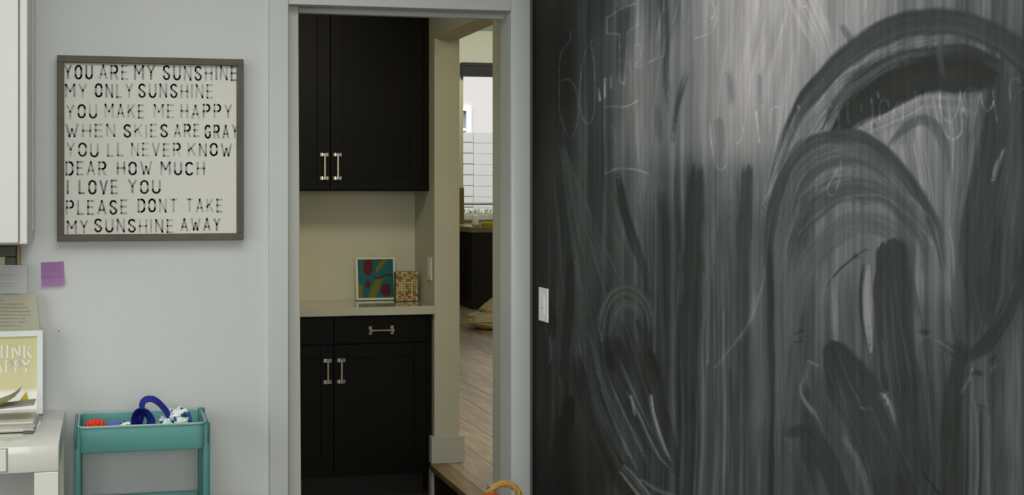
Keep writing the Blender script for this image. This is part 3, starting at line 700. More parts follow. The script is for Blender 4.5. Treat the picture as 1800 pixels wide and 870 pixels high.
bx(fr, hx0-tw, hx0, BY-.05, BY, hz0-tw, hz1+tw); bx(fr, hx1, hx1+tw, BY-.05, BY, hz0-tw, hz1+tw); bx(fr, hx0, hx1, BY-.05, BY, hz1, hz1+tw); bx(fr, hx0, hx1, BY-.05, BY, hz0-tw, hz0)
wn = obj('window', fr, mat('house_trim_white', srgb(250, 250, 250), .6), bl)
obj('pane', box(hx0, hx1, BY+.08, BY+.1, hz0, hz1), mat('house_glass', srgb(128, 140, 156), .15), wn)
mu = BM(); bx(mu, hx0, hx1, BY+.04, BY+.08, (hz0+hz1)/2-.03, (hz0+hz1)/2+.03); bx(mu, (hx0+hx1)/2-.02, (hx0+hx1)/2+.02, BY+.04, BY+.08, hz0, hz1)
obj('muntin', mu, mat('house_trim_white', (1,)*4), wn)

# ================================================================== KITCHEN THINGS
DRK = mat('dark_kitchen_cabinet', srgb(26, 26, 20), .4, var=.1)
CTOP = mat('kitchen_counter', srgb(178, 174, 140), .2, var=.03)
PY0 = 14.30
cb = thing('kitchen_cabinet', 'black kitchen base cabinet under the far window', 'cabinet', (4.6, PY0, RF))
obj('body', box(wx0-.9, 4.62, PY0+.02, KW-.02, RF+.1, 1.04), DRK, cb)
obj('toe_kick', box(wx0-.9, 4.62, PY0+.07, KW-.02, RF, RF+.1), mat('toe_brown', srgb(70, 60, 44), .6), cb)
for a0, a1 in ((X(812, PY0)-.55, X(812, PY0)-.01), (X(812, PY0)-.003, X(812, PY0)+.42)):
    d = obj('door', box(a0, a1, PY0, PY0+.02, RF+.11, 1.02, bev=.003), DRK, cb)
    obj('panel', box(a0+.06, a1-.06, PY0-.003, PY0, RF+.17, .96), DRK, d)
tag(obj('worktop', box(wx0-.9, 4.62, PY0-.03, KW-.002, 1.04, 1.075, bev=.003), CTOP), 'beige worktop along the kitchen window', 'worktop')
IY = 13.55; ix0 = X(829.5, IY)
isl = thing('kitchen_island', 'black kitchen island end with a thick beige top', 'kitchen island', (ix0+.8, IY, RF))
obj('body', box(ix0, ix0+1.6, IY, IY+.75-.08, RF, 1.0), DRK, isl)
for k in range(3): obj('side_panel', box(ix0+.06+.5*k, ix0+.5+.5*k, IY-.008, IY, RF+.1, .94, bev=.002), DRK, isl)
obj('top', box(ix0-.02, ix0+1.65, IY-.03, IY+.70, 1.005, 1.068, bev=.004), mat('island_top', srgb(160, 152, 116), .3), isl)
zi = 1.068
b = BM(); cxi = X(839, IY+.1); lathe(b, [(.03, zi), (.055, zi+.008), (.062, zi+.03), (.058, zi+.032), (.03, zi+.012)], cxi, IY+.12, 20)
tag(obj('dish', b, mat('white_ceramic', srgb(236, 236, 236), .2), smooth=True), 'small white dish on the island end', 'dish')
b = box(X(849, IY+.1), X(866, IY+.1), IY+.04, IY+.18, zi, zi+.05, bev=.012, seg=2)
tag(obj('sponge', b, mat('yellow_foam', srgb(222, 190, 30), .8, bump=.5, scale=300)), 'bright yellow sponge on the island beside the white dish', 'sponge')
zc = 1.075; b = BM(); cxb = X(835.5, KW-.25)
lathe(b, [(.036, zc), (.040, zc+.01), (.040, zc+.085), (.030, zc+.105), (.014, zc+.115), (.014, zc+.135)], cxb, KW-.25, 20)
bo = thing('soap_bottle', 'round white soap bottle glowing by the kitchen window', 'bottle', (cxb, KW-.25, zc))
obj('body', b, mat('white_plastic_bright', srgb(250, 250, 250), .3), bo, smooth=True)
obj('cap', lathe(BM(), [(.018, zc+.135), (.018, zc+.155), (.004, zc+.156)], cxb, KW-.25, 16), mat('white_plastic_bright', (1,)*4), bo)
kx = X(806, KW-.3)
b = BM(); bx(b, kx, X(813.6, KW-.3), KW-.36, KW-.24, 1.075, Z(330.5, 812, KW-.3), bev=.008, seg=2)
kbk = thing('knife_block', 'brown wooden block half hidden by the partition edge', 'knife block', (kx+.05, KW-.3, 1.075))
obj('block', b, mat('brown_wood', srgb(120, 104, 66), .5, var=.15), kbk)
for k in range(2): obj('knife_handle', box(kx+.012+k*.03, kx+.028+k*.03, KW-.33, KW-.31, Z(330.5, 812, KW-.3), Z(330.5, 812, KW-.3)+.006, bev=.002), DRK, kbk)

# cream cloth bag slumped on the kitchen floor
def lump(cx, cy, cz, sx, sy, sz, seed, tilt=0, p=2.6, fold=.10):
    b = BM(); bmesh.ops.create_icosphere(b, subdivisions=4, radius=1)
    for v in b.verts:
        d = v.co.normalized(); m = (abs(d.x)**p+abs(d.y)**p+abs(d.z)**p)**(-1/p); q = d*m
        nz = mnoise.noise(q*2.1+Vector((seed, 0, 0)))*fold*1.6+mnoise.noise(Vector((q.x*3, q.y*3, q.z*9+seed)))*fold
        q *= 1+nz
        v.co = Vector((q.x*sx, q.y*sy, q.z*sz))
    bmesh.ops.rotate(b, verts=b.verts, cent=(0, 0, 0), matrix=Matrix.Rotation(tilt, 3, 'Y'))
    bmesh.ops.translate(b, verts=b.verts, vec=(cx, cy, cz)); return b
SY = 11.6
x0 = X(822, SY); pm = PPM(840, SY); zf = RF
bag = thing('cloth_bag', 'cream crumpled cloth bag slumped on the oak floor by the island', 'bag', (x0+.2, SY, RF))
CREAM = mat('cream_canvas', srgb(206, 194, 152), .85, bump=.6, scale=25, var=.18)
b = lump(x0+.27, SY, zf+.083, .27, .2, .085, 3)
for v in b.verts: v.co.z = max(v.co.z, zf+.001)
obj('bag_body', b, CREAM, bag, smooth=True)
b = lump(x0+.36, SY+.02, zf+.235, .25, .16, .075, 9, tilt=R(-24), fold=.14)
obj('bag_flap', b, CREAM, bag, smooth=True)

# ================================================================== PANTRY THINGS
CF = 5.945                 # cabinet face
def shaker(bm, x0, x1, y, z0, z1, st=.062):
    """door slab: frame of stiles and rails round a recessed panel"""
    bx(bm, x0, x0+st, y, y+.02, z0, z1, bev=.0012); bx(bm, x1-st, x1, y, y+.02, z0, z1, bev=.0012)
    bx(bm, x0+st, x1-st, y, y+.02, z0, z0+st, bev=.0012); bx(bm, x0+st, x1-st, y, y+.02, z1-st, z1, bev=.0012)
    return bm
def pull(x, y, z, L, vert=True):
    """square bar pull on two blocks, standing off the face"""
    b = BM(); e = .0095; hw = .021
    if vert:
        for s in (-1, 1):
            bx(b, x-hw, x+hw, y-.012, y, z+s*(L/2)-e, z+s*(L/2)+e, bev=.0015)
            bx(b, x-.009, x+.009, y-.030, y-.010, z+s*(L/2)-e*.8, z+s*(L/2)+e*.8, bev=.0015)
        tube(b, [(x, y-.024, z-L/2), (x, y-.024, z+L/2)], .0068, 12)
    else:
        for s in (-1, 1):
            bx(b, x+s*(L/2)-e*.9, x+s*(L/2)+e*.9, y-.012, y, z-hw, z+hw, bev=.0015)
            bx(b, x+s*(L/2)-e*.8, x+s*(L/2)+e*.8, y-.030, y-.010, z-.009, z+.009, bev=.0015)
        tube(b, [(x-L/2, y-.024, z), (x+L/2, y-.024, z)], .0068, 12, up=Vector((0, 0, 1)))
    return b
# base cabinet
bc = thing('base_cabinet', 'black base cabinet with two drawers over two doors under the pale counter', 'cabinet', (1.0, 6.1, 0))
xg = X(586.8, CF); xr = X(749.8, CF); xl = 2*xg-xr
obj('body', box(.545, XS-.004, CF+.02, 6.32, .115, .872), BLACKM, bc)
obj('face_stile', box(xr+.003, XS-.021, CF+.004, CF+.02, .115, .872), BLACKM, bc); obj('face_stile', box(.545, xl-.003, CF+.004, CF+.02, .115, .872), BLACKM, bc)
obj('toe_kick', box(.545, XS-.03, CF+.085, 6.3, .0, .115), mat('toe_black', srgb(10, 10, 9), .6), bc)
zd0, zd1 = Z(603.2, 668, CF), Z(556.5, 668, CF)
for a0, a1 in ((xl, xg-.0022), (xg+.0022, xr)):
    d = obj('drawer', box(a0, a1, CF, CF+.019, zd0+.003, zd1, bev=.0015), BLACKM, bc)
    tag(obj('handle', pull((a0+a1)/2, CF, Z(580, 668, CF), .105, False), NICKEL, d, smooth=True), 'polished nickel bar pull')
zk0 = Z(834, 668, CF)
for s, (a0, a1) in ((1, (xl, xg-.0022)), (0, (xg+.0022, xr))):
    d = obj('door', shaker(BM(), a0, a1, CF, zk0, zd0-.003), BLACKM, bc)
    obj('panel', box(a0+.06, a1-.06, CF+.009, CF+.018, zk0+.06, zd0-.063), BLACKM, d)
    hx = X(575, CF) if s else X(599, CF)
    obj('handle', pull(hx, CF, Z(652, 590, CF), .1, True), NICKEL, d, smooth=True)
# counter
tag(obj('countertop', box(.545, XS-.001, 5.915, 6.322, .873, .913, bev=.002), QUARTZ), 'pale glossy stone counter over the black base cabinet', 'countertop')
# wall cabinet
UF = 6.03
uc = thing('wall_cabinet', 'tall black wall cabinet with two panelled doors above the counter', 'cabinet', (1.0, 6.2, Z(336, 640, UF)))
zu = Z(336, 640, UF); ux = X(754.8, UF)
xg = X(580.8, UF-.02); xr = X(743, UF-.02); xl = 2*xg-xr
obj('body', box(.545, ux, UF, 6.322, zu, 2.595), BLACKM, uc)
for s, (a0, a1) in ((1, (xl, xg-.002)), (0, (xg+.002, xr))):
    z0, z1 = Z(333.4, 650, UF-.02), 2.42
    d = obj('door', shaker(BM(), a0, a1, UF-.021, z0, z1, .063), BLACKM, uc)
    obj('panel', box(a0+.06, a1-.06, UF-.012, UF-.003, z0+.06, z1-.06), BLACKM, d)
    hx = X(569.5, UF-.02) if s else X(592.5, UF-.02)
    obj('handle', pull(hx, UF-.021, Z(292.5, 580, UF-.02), .112, True), NICKEL, d, smooth=True)
# shadow board / cornice filler right of the cabinet
obj('filler', box(ux, XS-.001, UF+.04, 6.322, zu+.005, 2.595), PANTM, uc)
# outlet plate on the alcove side
op = thing('outlet_plate', 'white outlet plate on the alcove side wall above the counter', 'outlet', (XS, 6.0, Z(493, 757, 5.98)))
b = BM(); bx(b, XS-.007, XS-.0005, 5.966, 6.036, Z(493, 757, 5.98), Z(453, 757, 5.98), bev=.0015); obj('plate', b, PLATE, op)
obj('socket', box(XS-.009, XS-.007, 5.985, 6.017, Z(486, 757, 5.98), Z(460, 757, 5.98), bev=.0008), PLATE, op)

# small framed abstract print leaning on the pantry wall
zt0 = .913
ay = 6.262; ax0, ax1 = X(626.3, ay), X(697, ay); aw = ax1-ax0
pic = thing('framed_print', 'small white framed abstract print in teal, dark red and olive on the counter', 'picture', ((ax0+ax1)/2, ay, zt0))
def leaned(bm, y0, z0, ang):
    bmesh.ops.rotate(bm, verts=bm.verts, cent=(0, y0, z0), matrix=Matrix.Rotation(-ang, 3, 'X')); return bm
ah = aw*1.05; LA = R(7)
b = BM(); fwd = .012
bx(b, ax0, ax0+fwd, ay, ay+.018, zt0+.001, zt0+ah, bev=.0012); bx(b, ax1-fwd, ax1, ay, ay+.018, zt0+.001, zt0+ah, bev=.0012)
bx(b, ax0+fwd, ax1-fwd, ay, ay+.018, zt0+.001, zt0+fwd, bev=.0012); bx(b, ax0+fwd, ax1-fwd, ay, ay+.018, zt0+ah-fwd, zt0+ah, bev=.0012)
obj('frame', leaned(b, ay+.018, zt0, LA), mat('white_frame_pantry', srgb(226, 224, 200), .4, var=.01), pic)
b = BM(); nx = 56; u0, u1, w0, w1 = ax0+fwd, ax1-fwd, zt0+fwd, zt0+ah-fwd
gv = [[b.verts.new((u0+(u1-u0)*i/nx, ay+.010, w0+(w1-w0)*j/nx)) for i in range(nx+1)] for j in range(nx+1)]
for j in range(nx):
    for i in range(nx): b.faces.new((gv[j][i], gv[j][i+1], gv[j+1][i+1], gv[j+1][i]))
art = obj('artwork', leaned(b, ay+.018, zt0, LA), attr_mat('print_ink', .4), pic)
def art_col(u, v):
    T_, Rd, O = srgb(8, 98, 104), srgb(92, 8, 20), srgb(112, 110, 8)
    if (u-.30)**2/.020+(v-.80)**2/.05 < 1 or (u-.78)**2/.022+(v-.20)**2/.03 < 1: return Rd
    if (u-.28)**2/.006+(v-.36)**2/.012 < 1: return Rd
    if (u-v*.45-.38)**2 < .012 and v < .5: return O
    if (u+v*-.9+.12-.0)**2 < .006 and v > .62 and u > .52: return O
    if u < .14 and v < .34: return O
    if abs(v-.55-.04*math.sin(u*9)) < .028 and u > .45: return Rd
    return T_
at = art.data.attributes.new('tint', 'FLOAT_COLOR', 'POINT')
at.data.foreach_set('color', [c for j in range(nx+1) for i in range(nx+1) for c in art_col(i/nx, j/nx)])
# mosaic block
my = 6.175; mx0, mx1 = X(695.5, my), X(735.5, my); mh = Z(477.5, 715, my)-zt0
mb = thing('mosaic_box', 'small speckled mosaic tile box beside the abstract print', 'box', ((mx0+mx1)/2, my+.03, zt0))
obj('box_core', box(mx0+.003, mx1-.003, my+.003, my+.057, zt0, zt0+mh-.002, bev=.004), mat('grout', srgb(120, 108, 78), .8), mb)
tcols = [mat('tile_'+n, srgb(*c), .35, var=.05) for n, c in (('sand', (196, 176, 112)), ('cream', (208, 198, 150)), ('rust', (150, 96, 56)), ('olive', (132, 128, 62)), ('blush', (196, 150, 120)))]
rr = random.Random(12); n = 9; tz = (mh-.004)/12; tx = (mx1-mx0-.004)/n
tm = {}
for j in range(12):
    for i in range(n):
        c = rr.choice([0, 0, 0, 1, 1, 3, 2, 4, 0])
        if c not in tm:
            t = box(-tx/2+.0006, tx/2-.0006, -.003, 0, -tz/2+.0006, tz/2-.0006, bev=.0008)
            me = bpy.data.meshes.new('tile'); bmesh.ops.recalc_face_normals(t, faces=t.faces); t.to_mesh(me); t.free(); me.materials.append(tcols[c]); tm[c] = me
        o = bpy.data.objects.new('tile', tm[c]); COL.objects.link(o); o.parent = mb
        o.location = Vector((mx0+.002+tx*(i+.5), my+.003-.0004*rr.random(), zt0+.003+tz*(j+.5)))-mb.location

# ================================================================== ROOM THINGS, left of the doorway
# --- white wall cabinet at the top left
CY = 3.795; cxr = X(48.2, CY); czb = Z(429.5, 20, CY)
wc = thing('wall_cabinet', 'white wall cabinet hung over the desk, its door lit from the side', 'cabinet', (cxr-.3, CY+.17, czb))
dx1 = X(32.3, CY-.004)
obj('body', box(cxr-1.1, cxr, CY+.016, YW-.0005, czb, 2.5, bev=.0015), WHITEC, wc)
obj('end_panel', (lambda b: (bx(b, dx1+.003, cxr, CY, CY+.016, czb, 2.5, bev=.003, seg=2), b)[-1])(BM()), WHITEC, wc)
for a0, a1 in ((dx1-.52, dx1), (dx1-1.05, dx1-.524)):
    obj('door', box(a0, a1, CY-.006, CY+.014, czb+.004, 2.48, bev=.002), WHITEC, wc)
obj('side_strip', box(cxr, cxr+.004, YW-.1, YW-.001, czb+.03, 2.5, bev=.001), WHITEC, wc)

# --- stencilled wooden sign
SYF = YW-.038
sx0, sx1 = X(100, SYF), X(428.3, SYF); sz1, sz0 = Z(100.3, 264, SYF), Z(423, 264, SYF)
sign = thing('wall_sign', 'square whitewashed sign with stencilled grey song words in a weathered wood frame', 'sign', ((sx0+sx1)/2, YW, sz0))
fw = .0215
for nm, a in (('frame_rail', (sx0, sx1, sz1-fw, sz1)), ('frame_rail', (sx0, sx1, sz0, sz0+fw)), ('frame_stile', (sx0, sx0+fw, sz0+fw, sz1-fw)), ('frame_stile', (sx1-fw, sx1, sz0+fw, sz1-fw))):
    obj(nm, box(a[0], a[1], SYF, YW-.001, a[2], a[3], bev=.0016), FRAMEW, sign)
SP = SYF+.014
obj('board', box(sx0+fw-.001, sx1-fw+.001, SP, YW-.004, sz0+fw-.001, sz1-fw+.001), mat('whitewashed_board', srgb(216, 216, 206), .7, bump=.3, scale=45, var=.035), sign)
# stroke letters on a 1 x 1 cell
def arc(cx, cy, rx, ry, a0, a1, n=8): return [(cx+rx*math.cos(R(a0+(a1-a0)*k/n)), cy+ry*math.sin(R(a0+(a1-a0)*k/n))) for k in range(n+1)]
r_ = .34
G = {
 'A': [[(0, 0), (.5, 1), (1, 0)], [(.2, .30), (.8, .30)]],
 'C': [arc(.5, .74, .5, .26, 20, 180)+arc(.5, .26, .5, .26, 180, 340)],
 'D': [[(0, 0), (0, 1), (.5, 1)]+arc(.5, .72, .5, .28, 90, 0, 6)+arc(.5, .28, .5, .28, 0, -90, 6)+[(0, 0)]],
 'E': [[(1, 1), (0, 1), (0, 0), (1, 0)], [(0, .52), (.85, .52)]],
 'G': [arc(.5, .74, .5, .26, 20, 180)+arc(.5, .26, .5, .26, 180, 360)+[(1, .46), (.55, .46)]],
 'H': [[(0, 0), (0, 1)], [(1, 0), (1, 1)], [(0, .5), (1, .5)]],
 'I': [[(.5, 0), (.5, 1)]],
 'K': [[(0, 0), (0, 1)], [(1, 1), (0, .38)], [(.35, .58), (1, 0)]],
 'L': [[(0, 1), (0, 0), (1, 0)]],
 'M': [[(0, 0), (0, 1), (.5, .42), (1, 1), (1, 0)]],
 'N': [[(0, 0), (0, 1), (1, 0), (1, 1)]],
 'O': [arc(.5, .72, .5, .28, 0, 180)+arc(.5, .28, .5, .28, 180, 360)+[(1, .72)]],
 'P': [[(0, 0), (0, 1), (.6, 1)]+arc(.6, .74, .4, .26, 90, -90)+[(0, .48)]],
 'R': [[(0, 0), (0, 1), (.6, 1)]+arc(.6, .74, .4, .26, 90, -90)+[(0, .48)], [(.5, .48), (1, 0)]],
 'S': [arc(.5, .76, .5, .24, 15, 200)+[(.3, .56), (.7, .44)]+arc(.5, .24, .5, .24, 20, -195)],
 'T': [[(0, 1), (1, 1)], [(.5, 1), (.5, 0)]],
 'U': [[(0, 1)]+arc(.5, .28, .5, .28, 180, 360)+[(1, 1)]],
 'V': [[(0, 1), (.5, 0), (1, 1)]],
 'W': [[(0, 1), (.27, 0), (.5, .62), (.73, 0), (1, 1)]],
 'Y': [[(0, 1), (.5, .5), (1, 1)], [(.5, .5), (.5, 0)]]}
WD = {'I': .22, 'M': 1.22, 'W': 1.4, 'A': 1.08, 'E': .88, 'L': .82, 'S': .95}
def stroke(bm, pts, hw, y, lay_=None, tone=1., hwf=None):
    for p, q in zip(pts, pts[1:]):
        p = Vector(p); q = Vector(q); d = q-p
        if d.length < 1e-6: continue
        L = d.length; d.normalize()
        h = hw if hwf is None else hwf(d)
        nrm = Vector((-d.y, d.x))*h; e = d*h*.7; k = max(1, int(L/.004)); p = p-e; st = (q+e-p)/k
        prev = None
        for i in range(k+1):
            c = p+st*i
            pair = (bm.verts.new((c.x+nrm.x, y, c.y+nrm.y)), bm.verts.new((c.x-nrm.x, y, c.y-nrm.y)))
            if lay_ is not None:
                for vv in pair:
                    nz = mnoise.noise(Vector((vv.co.x*60, vv.co.z*60, 3)))*.5+mnoise.noise(Vector((vv.co.x*190, vv.co.z*190, 7)))*.55
                    t = max(0, min(1, tone*(.88+1.0*nz))); vv[lay_] = (t, t, t, 1)
            if prev: bm.faces.new((prev[0], prev[1], pair[1], pair[0]))
            prev = pair
def ink_mat(name, paper, ink):
    m = bpy.data.materials.new(name); m.use_nodes = True; t = m.node_tree; b = t.nodes['Principled BSDF']; b.inputs['Roughness'].default_value = .7
    a = t.nodes.new('ShaderNodeAttribute'); a.attribute_name = 'wear'; mx = t.nodes.new('ShaderNodeMix'); mx.data_type = 'RGBA'
    mx.inputs['A'].default_value = paper; mx.inputs['B'].default_value = ink; t.links.new(a.outputs['Fac'], mx.inputs['Factor']); t.links.new(mx.outputs['Result'], b.inputs['Base Color'])
    return m
LINES = [ # word, start, end, top, bottom in the survey of the sign, strength of the paint
 [('YOU', 112.5, 163.4, 113.5, 139.5, .8), ('ARE', 173.7, 225.4, 113.5, 140, .62), ('MY', 235.5, 273, 114, 140.5, .85), ('SUNSHINE', 286, 417.5, 115, 142, .66)],
 [('MY', 114, 153, 147, 172, .5), ('ONLY', 166.5, 234, 146.5, 172, .6), ('SUNSHINE', 243, 375, 147, 173, .58)],
 [('YOU', 116, 171, 182.5, 208, .42), ('MAKE', 183.5, 254, 182.5, 208, .42), ('ME', 270, 306.5, 182.5, 208, .36), ('HAPPY', 317, 408, 183, 208.5, .46)],
 [('WHEN', 115, 203, 217.5, 242, .58), ('SKIES', 217, 295.5, 217.5, 242, .45), ('ARE', 305, 351, 218, 242, .5), ('GRAY', 359.5, 418.5, 218.5, 243.5, .62)],
 [('YOU', 116.5, 173.5, 250.5, 276, .45), ('LL', 188, 217.5, 250.5, 275, .48), ('NEVER', 230, 318, 250.5, 275, .45), ('KNOW', 330, 408, 251, 275, .58)],
 [('DEAR', 115, 187, 283, 308.5, .55), ('HOW', 205, 267.5, 283.5, 308, .6), ('MUCH', 282, 360.5, 284, 308.5, .62)],
 [('I', 117, 121, 316, 341.5, .85), ('LOVE', 138, 207.5, 315.5, 341.5, .75), ('YOU', 225, 282.5, 315.5, 340.5, .62)],
 [('PLEASE', 115.5, 224.5, 351, 377.5, .68), ('DONT', 241.5, 312, 349, 374, .58), ('TAKE', 326.5, 391.5, 349, 374, .58)],
 [('MY', 117, 155, 387, 411, .62), ('SUNSHINE', 165.5, 305.5, 384.5, 409.5, .58), ('AWAY', 317, 387.5, 382.5, 406, .66)]]
lb = BM(); lay_ = lb.verts.layers.float_color.new('wear'); rr = random.Random(5)
for ln in LINES:
    for word, a0, a1, yt, yb, tone in ln:
        ws = [WD.get(c, 1.) for c in word]; gap = .34; tot = sum(ws)+gap*(len(ws)-1)
        if word == 'I': ws = [.22]; tot = .22
        cell = (a1-a0)/tot; p = a0
        slope = (yb-yt)
        for c, wdt in zip(word, ws):
            wpx = cell*wdt; j = (rr.random()-.5)*1.6; tn = tone*(.66+.5*rr.random())
            if word in ('YOU',) and yt > 180 and yt < 190: j += 1
            for poly in G[c]:
                pp = []
                for (gx, gy) in poly:
                    ppx = p+1.8+(wpx-3.6)*gx if c != 'I' else p+wpx/2
                    ppy = yb-1.8+j-(yb-yt-3.6)*gy
                    pp.append((X(ppx, SP), Z(ppy, ppx, SP)))
                stroke(lb, pp, .0030 if c not in 'MW' else .0032, SP-.0006, lay_, tn)
            p += cell*(wdt+gap)
obj('lettering', lb, ink_mat('faded_grey_paint', srgb(212, 213, 204), srgb(74, 82, 82)), sign)

# --- purple sticky note
NY = YW-.004
b = BM(); x0n, x1n, z0n, z1n = X(71.5, NY), X(112, NY), Z(503, 90, NY), Z(461, 90, NY); n = 8
g0 = [[None]*(n+1) for _ in range(n+1)]
for j in range(n+1):
    for i in range(n+1):
        u, v = i/n, j/n
        g0[j][i] = b.verts.new((x0n+(x1n-x0n)*u+.0025*(1-v)*1.2, YW-.0012-.010*(1-v)**2.2, z0n+(z1n-z0n)*v+.0022*u))
for j in range(n):
    for i in range(n): b.faces.new((g0[j][i], g0[j][i+1], g0[j+1][i+1], g0[j+1][i]))
bmesh.ops.solidify(b, geom=b.faces[:], thickness=.0005)
sn = thing('sticky_note', 'small purple sticky note on the wall left of the sign', 'note', ((x0n+x1n)/2, YW, z0n))
obj('paper', b, mat('purple_paper', srgb(206, 158, 214), .7, var=.03), sn)
def scribble(bm, px0, px1, py, y, amp=1.2, step=2.2, hw=.0006, seed=1, dens=1.):
    r = random.Random(seed); p = px0; cur = []
    while p < px1:
        cur.append((X(p, y), Z(py+(r.random()-.5)*2*amp, p, y))); p += step*(.6+.8*r.random())
        if r.random() > .86*dens and len(cur) > 2: stroke(bm, cur, hw, y); cur = []; p += 2.5
    if len(cur) > 1: stroke(bm, cur, hw, y)
b = BM()
for k, (a0, a1, yy) in enumerate(((80, 105, 470), (78, 106, 475.5), (74, 108, 486))): scribble(b, a0, a1, yy, YW-.0055-.006*max(0, (yy-470)/30)**1.6, 1.2, 1.5, .0005, k)
obj('handwriting', b, mat('violet_ink', srgb(150, 92, 162), .6), sn)

# --- small nail mark on the wall
tag(obj('wall_mark', lathe(BM(), [(.0028, 0), (.0018, .0006)], 0, 0, 10), mat('filler_grey', srgb(140, 144, 138), .8)), 'tiny grey nail mark on the wall under the sign', 'mark')
o = bpy.data.objects['wall_mark']; o.rotation_euler = (math.pi/2, 0, 0); o.location = (X(103.5, YW), YW-.0002, Z(581.5, 103, YW))

# --- papers and dark picture over the desk
FY0 = YW-.028
pf = thing('framed_picture', 'dark wood framed picture low on the wall behind the pinned white card', 'picture', (X(0, FY0)-.05, YW, 1.15))
fx1 = X(29, FY0); fz1 = Z(432, 20, FY0); fwd = .034; fx0 = fx1-.24; fz0 = fz1-.19
b = BM(); bx(b, fx0, fx1, FY0, YW-.002, fz1-fwd, fz1, bev=.003); bx(b, fx0, fx1, FY0, YW-.002, fz0, fz0+fwd, bev=.003); bx(b, fx0, fx0+fwd, FY0, YW-.002, fz0+fwd, fz1-fwd, bev=.003); bx(b, fx1-fwd, fx1, FY0, YW-.002, fz0+fwd, fz1-fwd, bev=.003)
obj('frame', b, mat('dark_frame_wood', srgb(64, 60, 50), .5, var=.2), pf)
obj('frame_edge', box(fx1, fx1+.011, FY0+.006, YW-.002, fz0, fz1, bev=.002), mat('brown_frame_edge', srgb(150, 126, 88), .5, var=.1), pf)
obj('mat_board', box(fx0+fwd, fx1-fwd, FY0+.012, FY0+.016, fz0+fwd, fz1-fwd), mat('mat_green_cream', srgb(176, 182, 150), .7), pf)
def sheet(name, quad, bend, m, nn=10, th=.0006):
    """quad: 4 (X,Y,Z) corners from lower left, counter-clockwise; bends out of its plane"""
    b = BM(); A, B_, C_, D_ = [Vector(q) for q in quad]; g0 = []
    for j in range(nn+1):
        row = []
        for i in range(nn+1):
            u, v = i/nn, j/nn; p = (A*(1-u)+B_*u)*(1-v)+(D_*(1-u)+C_*u)*v; p.y -= bend*math.sin(math.pi*v)*(.4+.6*u); row.append(b.verts.new(p))
        g0.append(row)
    for j in range(nn):
        for i in range(nn): b.faces.new((g0[j][i], g0[j][i+1], g0[j+1][i+1], g0[j+1][i]))
    bmesh.ops.solidify(b, geom=b.faces[:], thickness=th)
    return b
# cream sheet (lower, rests behind the framed quote)
cy = YW-.030
def P(px, py, y): return (X(px, y), y, Z(py, px, y))
q = [P(-60, 640, YW-.05), P(76, 640, YW-.05), P(62.5, 516.5, YW-.033), P(-60, 519, YW-.033)]
cp = thing('letter_sheet', 'cream typed letter standing behind the yellow framed quote', 'paper', (X(20, YW), YW-.03, q[0][2]))
obj('paper', sheet('p', q, .004, mat('cream_paper', srgb(226, 224, 202), .8, var=.02)), None, cp).data.materials.append(mat('cream_paper', (1,)*4))
b = BM(); rr = random.Random(3)
for k in range(9):
    yy = 528+k*6.4; scribble(b, -40, [8, 40, 49, 52, 53, 44, 50, 52, 40][k]+rr.random()*3, yy, YW-.0425-.0002*k, .6, 1.6, .00085, 20+k, 1.08)
obj('typed_lines', b, mat('soft_grey_ink', srgb(166, 166, 144), .8), cp)
# white card in front of the dark picture
q = [P(-60, 516, YW-.045), P(47, 516.5, YW-.045), P(47.5, 466.5, YW-.034), P(-60, 464.5, YW-.034)]
wcrd = thing('white_card', 'white printed card pinned over the dark framed picture', 'card', (X(0, YW), YW-.04, q[0][2]))
obj('paper', sheet('p', q, .003, None, th=.003), mat('white_card', srgb(228, 230, 232), .7, var=.015), wcrd)
b = BM()
for k, yy in enumerate((483, 487, 491, 497.5, 503)): scribble(b, -40, (30, 26, 29, 30, 24)[k], yy, YW-.0455, .5, 1.7, .0006, 40+k, 1.08)
obj('printed_lines', b, mat('pale_grey_ink', srgb(188, 190, 188), .8), wcrd)

# --- white desk
DY = 3.573; dxr = X(103, DY); dzt = Z(783, 80, DY); dza = Z(829.5, 80, DY); lx = X(60, DY)
desk = thing('desk', 'white gloss desk with thick square legs and a drawer, against the wall', 'desk', (dxr-.6, DY+.28, 0))
obj('top', box(dxr-1.3, dxr, DY, YW-.003, dza+.0, dzt, bev=.0025, seg=2), WHITEG, desk, smooth=True)
lw = dxr-lx
for (a, b_) in ((dxr-lw, DY+.0), (dxr-lw, YW-.003-lw), (dxr-1.3, DY), (dxr-1.3, YW-.003-lw)):
    obj('leg', box(a, a+lw, b_+(.0006 if b_ == DY else 0), b_+lw, 0, dza-.0008, bev=.002), WHITEG, desk)
dw = obj('drawer', box(X(11.5, DY)-.55, X(11.5, DY), DY-.004, DY+.05, Z(829, 10, DY), Z(790, 10, DY), bev=.002), WHITEG, desk)
obj('drawer_gap', box(X(11.5, DY)-.553, X(11.5, DY)+.0035, DY-.0008, DY+.03, Z(830, 10, DY), Z(788, 10, DY)), mat('shadow_gap', srgb(150, 148, 138), .8), desk)

